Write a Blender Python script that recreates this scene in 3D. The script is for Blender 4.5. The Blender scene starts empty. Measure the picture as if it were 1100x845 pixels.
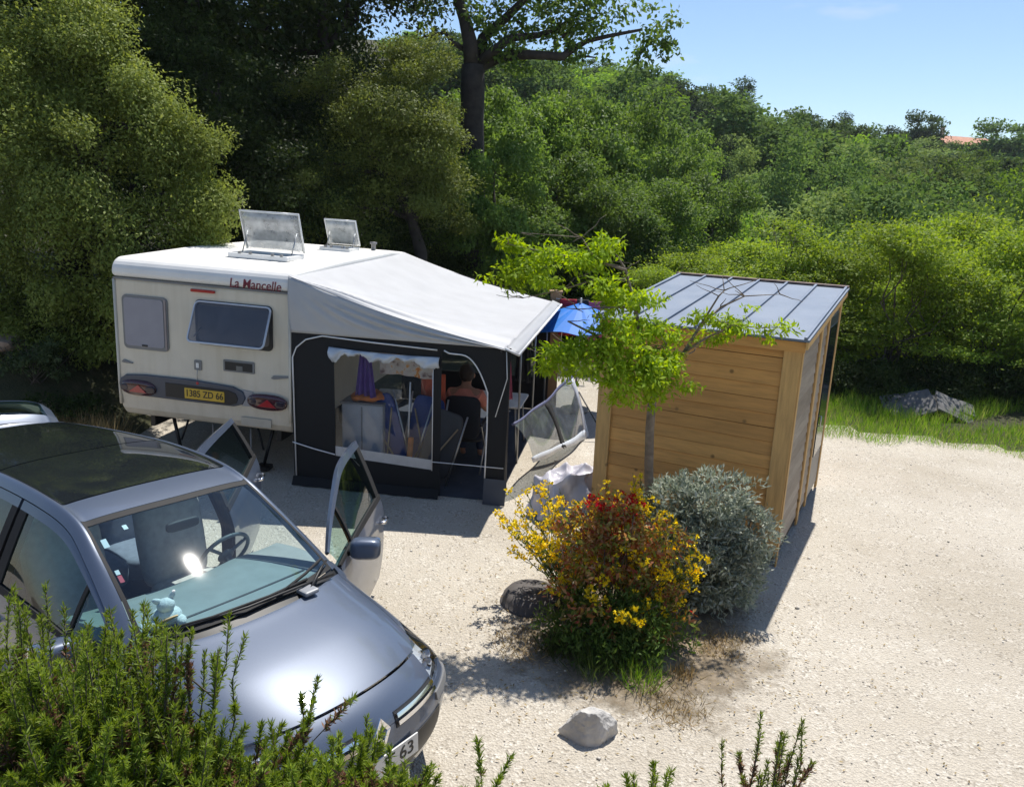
import bpy, bmesh, math, random
import numpy as np
from mathutils import Vector, Matrix, Euler, noise
PI = math.pi
R = math.radians
scene = bpy.context.scene
COL = scene.collection
random.seed(7)
RNG = np.random.default_rng(11)

# ------------------------------------------------------------------ camera
PITCH, ROLL, CAMH, FPX, PW, PH = .2484, .0385, 3.4623, 833.0, 1100.0, 845.0
cd = bpy.data.cameras.new("Camera")
cam = bpy.data.objects.new("Camera", cd)
COL.objects.link(cam)
cd.sensor_width = 36.0
cd.lens = FPX / PW * 36.0
cd.clip_start = .05
cd.clip_end = 2000
_f = Vector((0, math.cos(PITCH), -math.sin(PITCH)))
_u0 = Vector((0, math.sin(PITCH), math.cos(PITCH)))
_r0 = Vector((1, 0, 0))
_r = _r0 * math.cos(ROLL) + _u0 * math.sin(ROLL)
_u = -_r0 * math.sin(ROLL) + _u0 * math.cos(ROLL)
M = Matrix((_r, _u, -_f)).transposed().to_4x4()
M.translation = (0, 0, CAMH)
cam.matrix_world = M
scene.camera = cam

def ray(px, py):
    return _f + _r * ((px - PW / 2) / FPX) - _u * ((py - PH / 2) / FPX)
def at_z(px, py, z=0.0):            # the place on the level z seen at a point of the photo
    d = ray(px, py)
    return Vector((0, 0, CAMH)) + d * ((z - CAMH) / d.z)
def at_y(px, py, y):
    d = ray(px, py)
    return Vector((0, 0, CAMH)) + d * (y / d.y)

# ------------------------------------------------------------------ world, sun, exposure
SUN_EL, SUN_AZ = R(62.5), R(23.0)            # sun stands behind the site, a little to the right
w = bpy.data.worlds.new("World")
scene.world = w
w.use_nodes = True
nt = w.node_tree
for n in list(nt.nodes):
    nt.nodes.remove(n)
sky = nt.nodes.new('ShaderNodeTexSky')
sky.sky_type = 'NISHITA'
sky.sun_disc = False
sky.sun_elevation = SUN_EL
sky.sun_rotation = SUN_AZ
sky.altitude = 300
sky.air_density = 1.0
sky.dust_density = .25
sky.ozone_density = 3.4
bg = nt.nodes.new('ShaderNodeBackground')
bg.inputs['Strength'].default_value = .100
wo = nt.nodes.new('ShaderNodeOutputWorld')
# a few faint fair-weather clouds low over the hill
tc = nt.nodes.new('ShaderNodeTexCoord')
mp = nt.nodes.new('ShaderNodeMapping')
mp.inputs['Scale'].default_value = (3.2, 3.2, 13)
nz = nt.nodes.new('ShaderNodeTexNoise')
nz.inputs['Scale'].default_value = 1.7
nz.inputs['Detail'].default_value = 7
nz.inputs['Roughness'].default_value = .55
cr = nt.nodes.new('ShaderNodeValToRGB')
cr.color_ramp.elements[0].position = .57
cr.color_ramp.elements[0].color = (0, 0, 0, 1)
cr.color_ramp.elements[1].position = .80
cr.color_ramp.elements[1].color = (.6, .6, .6, 1)
mx = nt.nodes.new('ShaderNodeMixRGB')
mx.inputs['Color2'].default_value = (6.2, 6.5, 7.0, 1)
nt.links.new(tc.outputs['Generated'], mp.inputs['Vector'])
nt.links.new(mp.outputs['Vector'], nz.inputs['Vector'])
nt.links.new(nz.outputs['Fac'], cr.inputs['Fac'])
nt.links.new(cr.outputs['Color'], mx.inputs['Fac'])
nt.links.new(sky.outputs['Color'], mx.inputs['Color1'])
nt.links.new(mx.outputs['Color'], bg.inputs['Color'])
nt.links.new(bg.outputs['Background'], wo.inputs['Surface'])

sl = bpy.data.lights.new("Sun", 'SUN')
sl.energy = 4.4
sl.angle = R(.53)
sl.color = (1.0, .955, .88)
sun = bpy.data.objects.new("Sun", sl)
COL.objects.link(sun)
SUNV = Vector((math.cos(SUN_EL) * math.sin(SUN_AZ), math.cos(SUN_EL) * math.cos(SUN_AZ), math.sin(SUN_EL)))
sun.rotation_euler = SUNV.to_track_quat('Z', 'Y').to_euler()
sun.location = SUNV * 60

vs = scene.view_settings
vs.view_transform = 'Standard'
vs.look = 'None'
vs.exposure = .50
vs.gamma = 1.0
scene.render.engine = 'CYCLES'
scene.cycles.max_bounces = 10
scene.cycles.diffuse_bounces = 4
scene.cycles.transparent_max_bounces = 16
scene.cycles.use_denoising = True
scene.cycles.sample_clamp_indirect = 6

# ------------------------------------------------------------------ materials
def _new(name):
    m = bpy.data.materials.new(name)
    m.use_nodes = True
    t = m.node_tree
    b = t.nodes['Principled BSDF']
    return m, t, b
def _noise(t, scale, detail=4, rough=.55, coord='Object', vec=None):
    n = t.nodes.new('ShaderNodeTexNoise')
    n.inputs['Scale'].default_value = scale
    n.inputs['Detail'].default_value = detail
    n.inputs['Roughness'].default_value = rough
    if vec is None:
        c = t.nodes.new('ShaderNodeTexCoord')
        vec = c.outputs[coord]
    t.links.new(vec, n.inputs['Vector'])
    return n
def _ramp(t, fac, stops):
    r = t.nodes.new('ShaderNodeValToRGB')
    e = r.color_ramp.elements
    while len(e) < len(stops):
        e.new(.5)
    for k, (p, c) in enumerate(stops):
        e[k].position = p
        e[k].color = (*c, 1)
    t.links.new(fac, r.inputs['Fac'])
    return r
def _mix(t, fac, a, b, mode='MIX'):
    m = t.nodes.new('ShaderNodeMixRGB')
    m.blend_type = mode
    for s, v in (('Fac', fac), ('Color1', a), ('Color2', b)):
        if hasattr(v, 'links') or hasattr(v, 'is_linked'):
            t.links.new(v, m.inputs[s])
        else:
            m.inputs[s].default_value = v if isinstance(v, float) else (*v, 1)
    return m.outputs['Color']
def _bump(t, b, h, strength, dist):
    bp = t.nodes.new('ShaderNodeBump')
    bp.inputs['Strength'].default_value = strength
    bp.inputs['Distance'].default_value = dist
    t.links.new(h, bp.inputs['Height'])
    t.links.new(bp.outputs['Normal'], b.inputs['Normal'])
def sc3(c, k):
    return tuple(min(1, x * k) for x in c)
def mat(name, c, rough=.6, metal=0.0, var=.12, scale=6.0, bump=0.0, bscale=40.0, coat=0.0, sheen=0.0):
    m, t, b = _new(name)
    n = _noise(t, scale, 5)
    r = _ramp(t, n.outputs['Fac'], [(.3, sc3(c, 1 - var)), (.7, sc3(c, 1 + var))])
    t.links.new(r.outputs['Color'], b.inputs['Base Color'])
    b.inputs['Roughness'].default_value = rough
    b.inputs['Metallic'].default_value = metal
    b.inputs['Coat Weight'].default_value = coat
    b.inputs['Coat Roughness'].default_value = .04
    if bump:
        n2 = _noise(t, bscale, 3)
        _bump(t, b, n2.outputs['Fac'], bump, .01)
    return m
def leaf_mat(name, cols, trans=.35, rough=.55, big=.6, bigscale=.35, spec=.12, objv=.2):
    """leaves: hue differs from leaf to leaf (each leaf is an island) and softly from bough to bough"""
    m, t, b = _new(name)
    g = t.nodes.new('ShaderNodeNewGeometry')
    r = _ramp(t, g.outputs['Random Per Island'], [(k / max(1, len(cols) - 1), c) for k, c in enumerate(cols)])
    n = _noise(t, bigscale, 2)
    k = t.nodes.new('ShaderNodeMapRange')
    k.inputs['From Min'].default_value = .3
    k.inputs['From Max'].default_value = .7
    k.inputs['To Min'].default_value = 1 - .35 * big
    k.inputs['To Max'].default_value = 1 + .35 * big
    t.links.new(n.outputs['Fac'], k.inputs['Value'])
    oi = t.nodes.new('ShaderNodeObjectInfo')
    k2 = t.nodes.new('ShaderNodeMapRange')
    k2.inputs['To Min'].default_value = 1 - objv
    k2.inputs['To Max'].default_value = 1 + objv
    t.links.new(oi.outputs['Random'], k2.inputs['Value'])
    mu = t.nodes.new('ShaderNodeMath')
    mu.operation = 'MULTIPLY'
    t.links.new(k.outputs['Result'], mu.inputs[0])
    t.links.new(k2.outputs['Result'], mu.inputs[1])
    v = t.nodes.new('ShaderNodeVectorMath')
    v.operation = 'SCALE'
    t.links.new(r.outputs['Color'], v.inputs[0])
    t.links.new(mu.outputs['Value'], v.inputs['Scale'])
    t.links.new(v.outputs['Vector'], b.inputs['Base Color'])
    b.inputs['Roughness'].default_value = rough
    b.inputs['Specular IOR Level'].default_value = spec
    tr = t.nodes.new('ShaderNodeBsdfTranslucent')
    hs = t.nodes.new('ShaderNodeHueSaturation')
    hs.inputs['Hue'].default_value = .485
    hs.inputs['Saturation'].default_value = 1.12
    hs.inputs['Value'].default_value = 1.7
    t.links.new(v.outputs['Vector'], hs.inputs['Color'])
    t.links.new(hs.outputs['Color'], tr.inputs['Color'])
    ms = t.nodes.new('ShaderNodeMixShader')
    ms.inputs['Fac'].default_value = trans
    t.links.new(b.outputs['BSDF'], ms.inputs[1])
    t.links.new(tr.outputs['BSDF'], ms.inputs[2])
    t.links.new(ms.outputs['Shader'], t.nodes['Material Output'].inputs['Surface'])
    return m
def glass_mat(name, tint, ior=1.5, rough=.0, haze=0.0, hazecol=(.8, .8, .8)):
    m, t, b = _new(name)
    t.nodes.remove(b)
    tr = t.nodes.new('ShaderNodeBsdfTransparent')
    tr.inputs['Color'].default_value = (*tint, 1)
    gl = t.nodes.new('ShaderNodeBsdfGlossy')
    gl.inputs['Roughness'].default_value = rough
    # thin pane, the same from both sides: two surfaces' reflectance, rising towards grazing angles
    f0 = 2 * ((ior - 1) / (ior + 1)) ** 2
    lw = t.nodes.new('ShaderNodeLayerWeight')
    lw.inputs['Blend'].default_value = .5
    pw = t.nodes.new('ShaderNodeMath'); pw.operation = 'POWER'; pw.inputs[1].default_value = 4.5
    fr = t.nodes.new('ShaderNodeMath'); fr.operation = 'MULTIPLY_ADD'; fr.inputs[1].default_value = 1 - f0; fr.inputs[2].default_value = f0
    t.links.new(lw.outputs['Facing'], pw.inputs[0])
    t.links.new(pw.outputs['Value'], fr.inputs[0])
    ms = t.nodes.new('ShaderNodeMixShader')
    t.links.new(fr.outputs['Value'], ms.inputs['Fac'])
    src = tr.outputs['BSDF']
    if haze:
        df = t.nodes.new('ShaderNodeBsdfDiffuse')
        df.inputs['Color'].default_value = (*hazecol, 1)
        n = _noise(t, 7, 5)
        k = t.nodes.new('ShaderNodeMapRange')
        k.inputs['From Min'].default_value = .3
        k.inputs['From Max'].default_value = .75
        k.inputs['To Min'].default_value = haze * .5
        k.inputs['To Max'].default_value = haze * 1.5
        t.links.new(n.outputs['Fac'], k.inputs['Value'])
        m2 = t.nodes.new('ShaderNodeMixShader')
        t.links.new(k.outputs['Result'], m2.inputs['Fac'])
        t.links.new(src, m2.inputs[1])
        t.links.new(df.outputs['BSDF'], m2.inputs[2])
        src = m2.outputs['Shader']
    t.links.new(src, ms.inputs[1])
    t.links.new(gl.outputs['BSDF'], ms.inputs[2])
    t.links.new(ms.outputs['Shader'], t.nodes['Material Output'].inputs['Surface'])
    return m
def gravel_mat():
    m, t, b = _new('pale_gravel')
    c = t.nodes.new('ShaderNodeTexCoord').outputs['Object']
    fine = _noise(t, 120, 3, .75, vec=c)
    mid = _noise(t, 5, 7, .72, vec=c)
    big = _noise(t, .55, 5, .6, vec=c)
    vo = t.nodes.new('ShaderNodeTexVoronoi')
    vo.inputs['Scale'].default_value = 60
    t.links.new(c, vo.inputs['Vector'])
    stones = _ramp(t, vo.outputs['Color'], [(0, (.24, .21, .17)), (.35, (.46, .42, .36)), (.7, (.58, .54, .47)), (1, (.74, .70, .64))])
    sand = _ramp(t, fine.outputs['Fac'], [(.3, (.38, .34, .28)), (.70, (.63, .585, .51))])
    r1 = _ramp(t, mid.outputs['Fac'], [(.42, (0, 0, 0)), (.60, (1, 1, 1))])
    col = _mix(t, r1.outputs['Color'], sand.outputs['Color'], stones.outputs['Color'])
    tone = _ramp(t, big.outputs['Fac'], [(.34, (.86, .835, .79)), (.48, (.96, .945, .92)), (.66, (1.05, 1.045, 1.03))])
    col = _mix(t, 1.0, col, tone.outputs['Color'], 'MULTIPLY')
    # scattered dead leaves, crumbs of earth
    deb = _noise(t, 21, 2, .5, vec=c)
    dm = _ramp(t, deb.outputs['Fac'], [(.72, (0, 0, 0)), (.80, (.6, .6, .6))])
    col = _mix(t, dm.outputs['Color'], col, (.27, .21, .15))
    t.links.new(col, b.inputs['Base Color'])
    b.inputs['Roughness'].default_value = .95
    b.inputs['Specular IOR Level'].default_value = .15
    ad = t.nodes.new('ShaderNodeMath')
    ad.operation = 'MULTIPLY_ADD'
    ad.inputs[1].default_value = .5
    t.links.new(fine.outputs['Fac'], ad.inputs[0])
    t.links.new(vo.outputs['Distance'], ad.inputs[2])
    _bump(t, b, ad.outputs['Value'], .7, .015)
    return m
def soil_mat(name, c1, c2, c3):
    m, t, b = _new(name)
    n = _noise(t, 3.5, 7, .7)
    r = _ramp(t, n.outputs['Fac'], [(.3, c1), (.5, c2), (.72, c3)])
    t.links.new(r.outputs['Color'], b.inputs['Base Color'])
    b.inputs['Roughness'].default_value = .95
    n2 = _noise(t, 30, 5, .7)
    _bump(t, b, n2.outputs['Fac'], .7, .05)
    return m
def wood_mat(name, c, stretch=(1, 1, 1), knots=True, var=.22, rough=.62):
    m, t, b = _new(name)
    c0 = t.nodes.new('ShaderNodeTexCoord').outputs['Object']
    mpn = t.nodes.new('ShaderNodeMapping')
    mpn.inputs['Scale'].default_value = stretch
    t.links.new(c0, mpn.inputs['Vector'])
    n = _noise(t, 9, 6, .6, vec=mpn.outputs['Vector'])
    g = t.nodes.new('ShaderNodeNewGeometry')
    r = _ramp(t, n.outputs['Fac'], [(.28, sc3(c, 1 - var)), (.5, c), (.74, sc3(c, 1 + var * .8))])
    isl = _ramp(t, g.outputs['Random Per Island'], [(0, (.74, .70, .66)), (.5, (.92, .91, .90)), (1, (1.06, 1.05, 1.04))])
    col = _mix(t, 1.0, r.outputs['Color'], isl.outputs['Color'], 'MULTIPLY')
    if knots:
        vo = t.nodes.new('ShaderNodeTexVoronoi')
        vo.inputs['Scale'].default_value = 3.6
        t.links.new(c0, vo.inputs['Vector'])
        kr = _ramp(t, vo.outputs['Distance'], [(.045, (1, 1, 1)), (.10, (0, 0, 0))])
        col = _mix(t, kr.outputs['Color'], col, sc3(c, .38))
    t.links.new(col, b.inputs['Base Color'])
    b.inputs['Roughness'].default_value = rough
    _bump(t, b, n.outputs['Fac'], .25, .01)
    return m

# ------------------------------------------------------------------ tags
def tag(o, label=None, cat=None, group=None, kind=None):
    if label: o['label'] = label
    if cat: o['category'] = cat
    if group: o['group'] = group
    if kind: o['kind'] = kind
    return o
def thing(name, label, cat, loc=(0, 0, 0), rot=(0, 0, 0), group=None):
    o = bpy.data.objects.new(name, None)
    COL.objects.link(o)
    o.location = loc
    o.rotation_euler = rot
    o.empty_display_size = .2
    return tag(o, label, cat, group)
def link(name, me, mats=None, parent=None):
    o = bpy.data.objects.new(name, me)
    COL.objects.link(o)
    if mats is not None:
        for m in (mats if isinstance(mats, (list, tuple)) else [mats]):
            me.materials.append(m)
    if parent is not None:
        o.parent = parent
    return o
def dup(root, loc, rotz=0.0, scale=1.0, label=None, group=None):
    """a copy of a thing with its parts and their sub-parts"""
    r = root.copy()
    COL.objects.link(r)
    r.location = loc
    r.rotation_euler = (0, 0, rotz)
    r.scale = (scale,) * 3 if not isinstance(scale, tuple) else scale
    if label: r['label'] = label
    if group: r['group'] = group
    for ch in root.children:
        c = ch.copy()
        COL.objects.link(c)
        c.parent = r
        for g in ch.children:
            d = g.copy()
            COL.objects.link(d)
            d.parent = c
    return r

# ------------------------------------------------------------------ mesh builders
def np_mesh(name, V, F, mi=None, smooth=False):
    V = np.asarray(V, np.float32)
    F = np.asarray(F, np.int32)
    me = bpy.data.meshes.new(name)
    me.vertices.add(len(V))
    me.vertices.foreach_set('co', V.ravel())
    k = F.shape[1]
    me.loops.add(F.size)
    me.loops.foreach_set('vertex_index', F.ravel())
    me.polygons.add(len(F))
    me.polygons.foreach_set('loop_start', np.arange(0, F.size, k, dtype=np.int32))
    if mi is not None:
        me.polygons.foreach_set('material_index', np.asarray(mi, np.int32))
    if smooth:
        me.polygons.foreach_set('use_smooth', np.ones(len(F), bool))
    me.update(calc_edges=True)
    me.validate()
    return me
def nrm(a):
    return a / np.maximum(np.linalg.norm(a, axis=-1, keepdims=True), 1e-9)
class MB:
    """collects shapes of ONE part and links them as one mesh"""
    def __init__(s):
        s.v, s.f, s.m, s.sm = [], [], [], []
    def add(s, V, F, mi=0, smooth=False):
        o = len(s.v)
        s.v += [tuple(x) for x in V]
        for f in F:
            s.f.append(tuple(i + o for i in f))
            s.m.append(mi)
            s.sm.append(smooth)
        return s
    def box(s, c, d, rot=None, mi=0):
        c = Vector(c)
        V = []
        for x in (-.5, .5):
            for y in (-.5, .5):
                for z in (-.5, .5):
                    p = Vector((x * d[0], y * d[1], z * d[2]))
                    if rot is not None: p = rot @ p
                    V.append(p + c)
        return s.add(V, [(0, 1, 3, 2), (4, 6, 7, 5), (0, 4, 5, 1), (2, 3, 7, 6), (0, 2, 6, 4), (1, 5, 7, 3)], mi)
    def b2(s, a, b, mi=0):
        return s.box([(x + y) / 2 for x, y in zip(a, b)], [abs(y - x) for x, y in zip(a, b)], None, mi)
    def tube(s, pts, rad, n=8, mi=0, cap=True):
        pts = [Vector(p) for p in pts]
        if not hasattr(rad, '__len__'): rad = [rad] * len(pts)
        V, F = [], []
        t0 = (pts[1] - pts[0]).normalized()
        a = t0.orthogonal().normalized()
        for i, p in enumerate(pts):
            t = (pts[min(i + 1, len(pts) - 1)] - pts[max(i - 1, 0)]).normalized()
            a = (a - t * a.dot(t))
            a = a.normalized() if a.length > 1e-6 else t.orthogonal().normalized()
            b = t.cross(a)
            for k in range(n):
                q = 2 * PI * k / n
                V.append(p + (a * math.cos(q) + b * math.sin(q)) * rad[i])
        for i in range(len(pts) - 1):
            for k in range(n):
                k2 = (k + 1) % n
                F.append((i * n + k, i * n + k2, (i + 1) * n + k2, (i + 1) * n + k))
        if cap:
            F.append(tuple(range(n - 1, -1, -1)))
            F.append(tuple((len(pts) - 1) * n + k for k in range(n)))
        return s.add(V, F, mi, True)
    def prism(s, poly, d, axis=2, at=0.0, mi=0, smooth=False):
        """a flat outline given a thickness d along an axis; the outline lies in the other two axes in order"""
        n = len(poly)
        def pt(q, h):
            l = list(q)
            l.insert(axis, h)
            return tuple(l)
        V = [pt(q, at) for q in poly] + [pt(q, at + d) for q in poly]
        F = [tuple(range(n)), tuple(range(2 * n - 1, n - 1, -1))]
        F += [(i, i + n, (i + 1) % n + n, (i + 1) % n) for i in range(n)]
        return s.add(V, F, mi, smooth)
    def sq(s, c, r, e1=.5, e2=.5, rot=None, nu=20, nv=12, mi=0, fn=None):
        """super-ellipsoid: soft box"""
        def pw(x, e):
            return math.copysign(abs(x) ** e, x)
        V, F = [], []
        c = Vector(c)
        for i in range(nv + 1):
            a = -PI / 2 + PI * i / nv
            for k in range(nu):
                b = 2 * PI * k / nu
                p = Vector((r[0] * pw(math.cos(a), e1) * pw(math.cos(b), e2), r[1] * pw(math.cos(a), e1) * pw(math.sin(b), e2), r[2] * pw(math.sin(a), e1)))
                if fn: p = fn(p)
                if rot is not None: p = rot @ p
                V.append(p + c)
        for i in range(nv):
            for k in range(nu):
                k2 = (k + 1) % nu
                F.append((i * nu + k, i * nu + k2, (i + 1) * nu + k2, (i + 1) * nu + k))
        return s.add(V, F, mi, True)
    def lathe(s, prof, axis='z', c=(0, 0, 0), n=28, mi=0):
        V, F = [], []
        c = Vector(c)
        for r_, h in prof:
            for k in range(n):
                a = 2 * PI * k / n
                x, y = r_ * math.cos(a), r_ * math.sin(a)
                V.append(c + Vector({'z': (x, y, h), 'y': (x, h, y), 'x': (h, x, y)}[axis]))
        for i in range(len(prof) - 1):
            for k in range(n):
                k2 = (k + 1) % n
                F.append((i * n + k, i * n + k2, (i + 1) * n + k2, (i + 1) * n + k))
        return s.add(V, F, mi, True)
    def grid(s, P, mi=0, smooth=True):
        """P: rows x cols array of points"""
        nr, nc = len(P), len(P[0])
        V = [p for row in P for p in row]
        F = [(i * nc + k, i * nc + k + 1, (i + 1) * nc + k + 1, (i + 1) * nc + k) for i in range(nr - 1) for k in range(nc - 1)]
        return s.add(V, F, mi, smooth)
    def build(s, name, mats, parent=None, bevel=0.0, seg=2, solid=0.0, sub=0, loc=None, rot=None):
        me = bpy.data.meshes.new(name)
        me.from_pydata([tuple(v) for v in s.v], [], s.f)
        me.polygons.foreach_set('material_index', s.m)
        me.polygons.foreach_set('use_smooth', s.sm)
        me.update()
        bm = bmesh.new()
        bm.from_mesh(me)
        bmesh.ops.recalc_face_normals(bm, faces=bm.faces)
        bm.to_mesh(me)
        bm.free()
        o = link(name, me, mats, parent)
        if loc is not None: o.location = loc
        if rot is not None: o.rotation_euler = rot
        if solid:
            k = o.modifiers.new('solid', 'SOLIDIFY')
            k.thickness = solid
            k.offset = 0
        if bevel:
            k = o.modifiers.new('bevel', 'BEVEL')
            k.width = bevel
            k.segments = seg
            k.limit_method = 'ANGLE'
            k.angle_limit = R(40)
        if sub:
            k = o.modifiers.new('sub', 'SUBSURF')
            k.levels = k.render_levels = sub
        return o
def rrect(x0, y0, x1, y1, r, n=5):
    out = []
    for cx, cy, a0 in ((x1 - r, y1 - r, 0), (x0 + r, y1 - r, 90), (x0 + r, y0 + r, 180), (x1 - r, y0 + r, 270)):
        for k in range(n + 1):
            a = R(a0 + 90 * k / n)
            out.append((cx + r * math.cos(a), cy + r * math.sin(a)))
    return out
def text_part(name, txt, size, m, parent, mw, bold=False, shear=0.0, width=None):
    """raised lettering, turned into a mesh; mw places it in the parent's frame"""
    cu = bpy.data.curves.new(name, 'FONT')
    cu.body = txt
    cu.size = size
    cu.extrude = .0015
    cu.shear = shear
    cu.align_x = 'CENTER'
    cu.align_y = 'CENTER'
    if bold: cu.offset = size * .007
    tmp = bpy.data.objects.new(name, cu)
    COL.objects.link(tmp)
    dg = bpy.context.evaluated_depsgraph_get()
    me = bpy.data.meshes.new_from_object(tmp.evaluated_get(dg))
    bpy.data.objects.remove(tmp)
    if width and len(me.vertices):
        xs = [v.co.x for v in me.vertices]
        k = width / (max(xs) - min(xs))
        for v in me.vertices: v.co.x *= k
    me.transform(mw)
    me.materials.clear()
    return link(name, me, m, parent)

# ------------------------------------------------------------------ foliage builders
def leaves(P, A, L, Wd, rng, mi=0, fold=.25, Nh=None, nr=.42):
    """one small four-cornered leaf at each of P along A (unit); L length, Wd width arrays"""
    n = len(P)
    rnd = nrm(rng.normal(size=(n, 3)))
    S_ = nrm(np.cross(A, rnd if Nh is None else Nh + rnd * nr))
    N_ = np.cross(S_, A)
    L = np.broadcast_to(L, (n,))[:, None]
    Wd = np.broadcast_to(Wd, (n,))[:, None]
    V = np.empty((n, 4, 3))
    V[:, 0] = P
    V[:, 1] = P + A * L * .5 + S_ * Wd * .5 + N_ * Wd * fold
    V[:, 2] = P + A * L
    V[:, 3] = P + A * L * .5 - S_ * Wd * .5 + N_ * Wd * fold
    F = np.arange(n * 4).reshape(n, 4)
    return V.reshape(-1, 3), F, np.full(n, mi)
def joinm(*parts):
    V, F, Mi = [], [], []
    o = 0
    for v, f, m in parts:
        V.append(v); F.append(f + o); Mi.append(m)
        o += len(v)
    return np.concatenate(V), np.concatenate(F), np.concatenate(Mi)
def sines(P, rng, sc, k=6):
    s = np.zeros(len(P))
    for _ in range(k):
        d = rng.normal(size=3) * sc
        s += np.sin(P @ d + rng.uniform(0, 6.28))
    return s / math.sqrt(k / 2)
def crown(lobes, n, per, cr, L, Wd, rng, shell=.55, gap=-.9, gsc=1.2, out=.6, down=.25, flat=.6, mi=0, low=None, up=.55, nr=.42):
    """clumps of leaves through a set of ellipsoid boughs; gap < 0 drops clumps where noise is low"""
    lb = np.array(lobes, float)
    ar = (lb[:, 3] * lb[:, 4] + lb[:, 3] * lb[:, 5] + lb[:, 4] * lb[:, 5])
    idx = rng.choice(len(lb), n, p=ar / ar.sum())
    D = nrm(rng.normal(size=(n, 3)))
    rad = shell + (1 - shell) * np.sqrt(rng.uniform(size=n))
    bump = 1 + .16 * sines(D * 3 + idx[:, None] * 7.3, rng, 1.2)
    C = lb[idx, :3] + D * lb[idx, 3:6] * (rad * bump)[:, None]
    keep = sines(C, rng, gsc) > gap
    if low is not None: keep &= C[:, 2] > low
    C, D = C[keep], D[keep]
    m = len(C)
    off = nrm(rng.normal(size=(m, per, 3))) * (rng.uniform(size=(m, per, 1)) ** .45) * 1.7 * np.array([cr, cr, cr * flat])
    off *= rng.uniform(.7, 1.3, (m, 1, 1))
    P = (C[:, None] + off).reshape(-1, 3)
    O = np.repeat(D, per, 0)
    A = nrm(O * out + rng.normal(size=P.shape) * .75 + np.array([0, 0, -down]))
    s = rng.uniform(.65, 1.25, len(P))
    Nh = nrm(nrm(off.reshape(-1, 3)) * .55 + O * .35 + np.array([0, 0, up]))
    return leaves(P, A, L * s, Wd * s, rng, mi, .2, Nh, nr)
def limb(mb, a, b, r0, r1, rng, wob=.08, n=7, seg=8, sag=0.0, mi=0):
    a, b = Vector(a), Vector(b)
    l = (b - a).length
    pts, rs = [], []
    for k in range(n + 1):
        q = k / n
        p = a.lerp(b, q)
        e = math.sin(PI * q) * wob * l
        p += Vector((rng.normal() * e * .6, rng.normal() * e * .6, rng.normal() * e * .25 + math.sin(PI * q) * sag * l))
        pts.append(p)
        rs.append(r0 + (r1 - r0) * q ** .8)
    mb.tube(pts, rs, seg, mi)
    return pts
# ------------------------------------------------------------------ shared materials
GRAVEL = gravel_mat()
FOREST = soil_mat('forest_floor', (.030, .034, .014), (.055, .058, .022), (.10, .085, .045))
BANKM = soil_mat('dry_bank', (.10, .075, .045), (.20, .155, .10), (.33, .27, .19))
BARK = mat('grey_bark', (.085, .070, .055), .9, var=.45, scale=9, bump=.9, bscale=30)
BARKP = mat('pale_bark', (.20, .155, .115), .85, var=.35, scale=14, bump=.6, bscale=60)
BARKD = mat('dark_bark', (.035, .029, .024), .9, var=.4, scale=6, bump=.9, bscale=18)
L_OLIVE = leaf_mat('olive_evergreen_leaf', [(.135, .18, .038), (.19, .235, .055), (.155, .20, .043), (.235, .275, .08)], .34, bigscale=.5)
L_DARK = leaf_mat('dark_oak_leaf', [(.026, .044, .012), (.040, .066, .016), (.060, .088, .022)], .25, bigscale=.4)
L_GREEN = leaf_mat('bright_green_leaf', [(.078, .138, .028), (.115, .19, .04), (.15, .225, .052)], .40, bigscale=.5)
L_YEL = leaf_mat('yellow_green_leaf', [(.19, .28, .035), (.24, .34, .042), (.15, .235, .035), (.29, .36, .07)], .42, bigscale=.7)
L_SPRING = leaf_mat('fresh_spring_leaf', [(.17, .27, .015), (.23, .34, .022), (.30, .40, .04)], .42, bigscale=2)
L_FAR = [leaf_mat('far_oak_leaf', [(.055, .10, .026), (.085, .145, .034), (.12, .18, .048)], .3, bigscale=.25, spec=.08, rough=.8, objv=.55),
         leaf_mat('far_olive_leaf', [(.095, .145, .042), (.13, .185, .05), (.165, .215, .07)], .3, bigscale=.25, spec=.08, rough=.8, objv=.55),
         leaf_mat('far_bright_leaf', [(.10, .18, .028), (.14, .24, .035), (.18, .28, .045)], .38, bigscale=.25, spec=.08, rough=.8, objv=.55),
         leaf_mat('far_pine_needle', [(.034, .064, .026), (.052, .086, .032), (.065, .10, .036)], .2, bigscale=.25, spec=.08, rough=.8, objv=.55)]

# ------------------------------------------------------------------ terrain
def sst(a, b, x):
    q = np.clip((x - a) / (b - a), 0, 1)
    return q * q * (3 - 2 * q)
_rg = [(-700, 10), (-100, 20), (300, 20), (500, 38), (660, 62), (700, 68), (760, 92), (840, 112), (930, 132), (1000, 146), (1060, 158), (1110, 172), (1500, 200), (2300, 215)]
RIDGE_Y = 115.0
_rx = [at_y(a, b, RIDGE_Y).x for a, b in _rg]
_rz = [at_y(a, b, RIDGE_Y).z - 4.2 for a, b in _rg]
def hgt(x, y):
    x = np.asarray(x, float); y = np.asarray(y, float)
    z = np.zeros(np.broadcast(x, y).shape)
    z = z + 1.75 * sst(2.75, 1.2, y)                                    # bank the photographer stands on
    z = z + 1.5 * sst(-4.9, -7.5, x) * sst(8.6, 11.5, y) * (1 - sst(30, 45, y))   # rise under the trees on the left
    z = z - 2.6 * sst(15.5, 30, y) * sst(-9, 4, x)
    zr = np.interp(x * RIDGE_Y / np.maximum(y, 25), _rx, _rz)
    q = np.clip((y - 27) / (RIDGE_Y - 27), 0, 1)
    z = z + (zr + 2.6) * q ** 1.05
    z = z - np.clip(y - RIDGE_Y - 3, 0, 500) * .12
    return z
def hz(x, y):
    return float(hgt(x, y))
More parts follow.
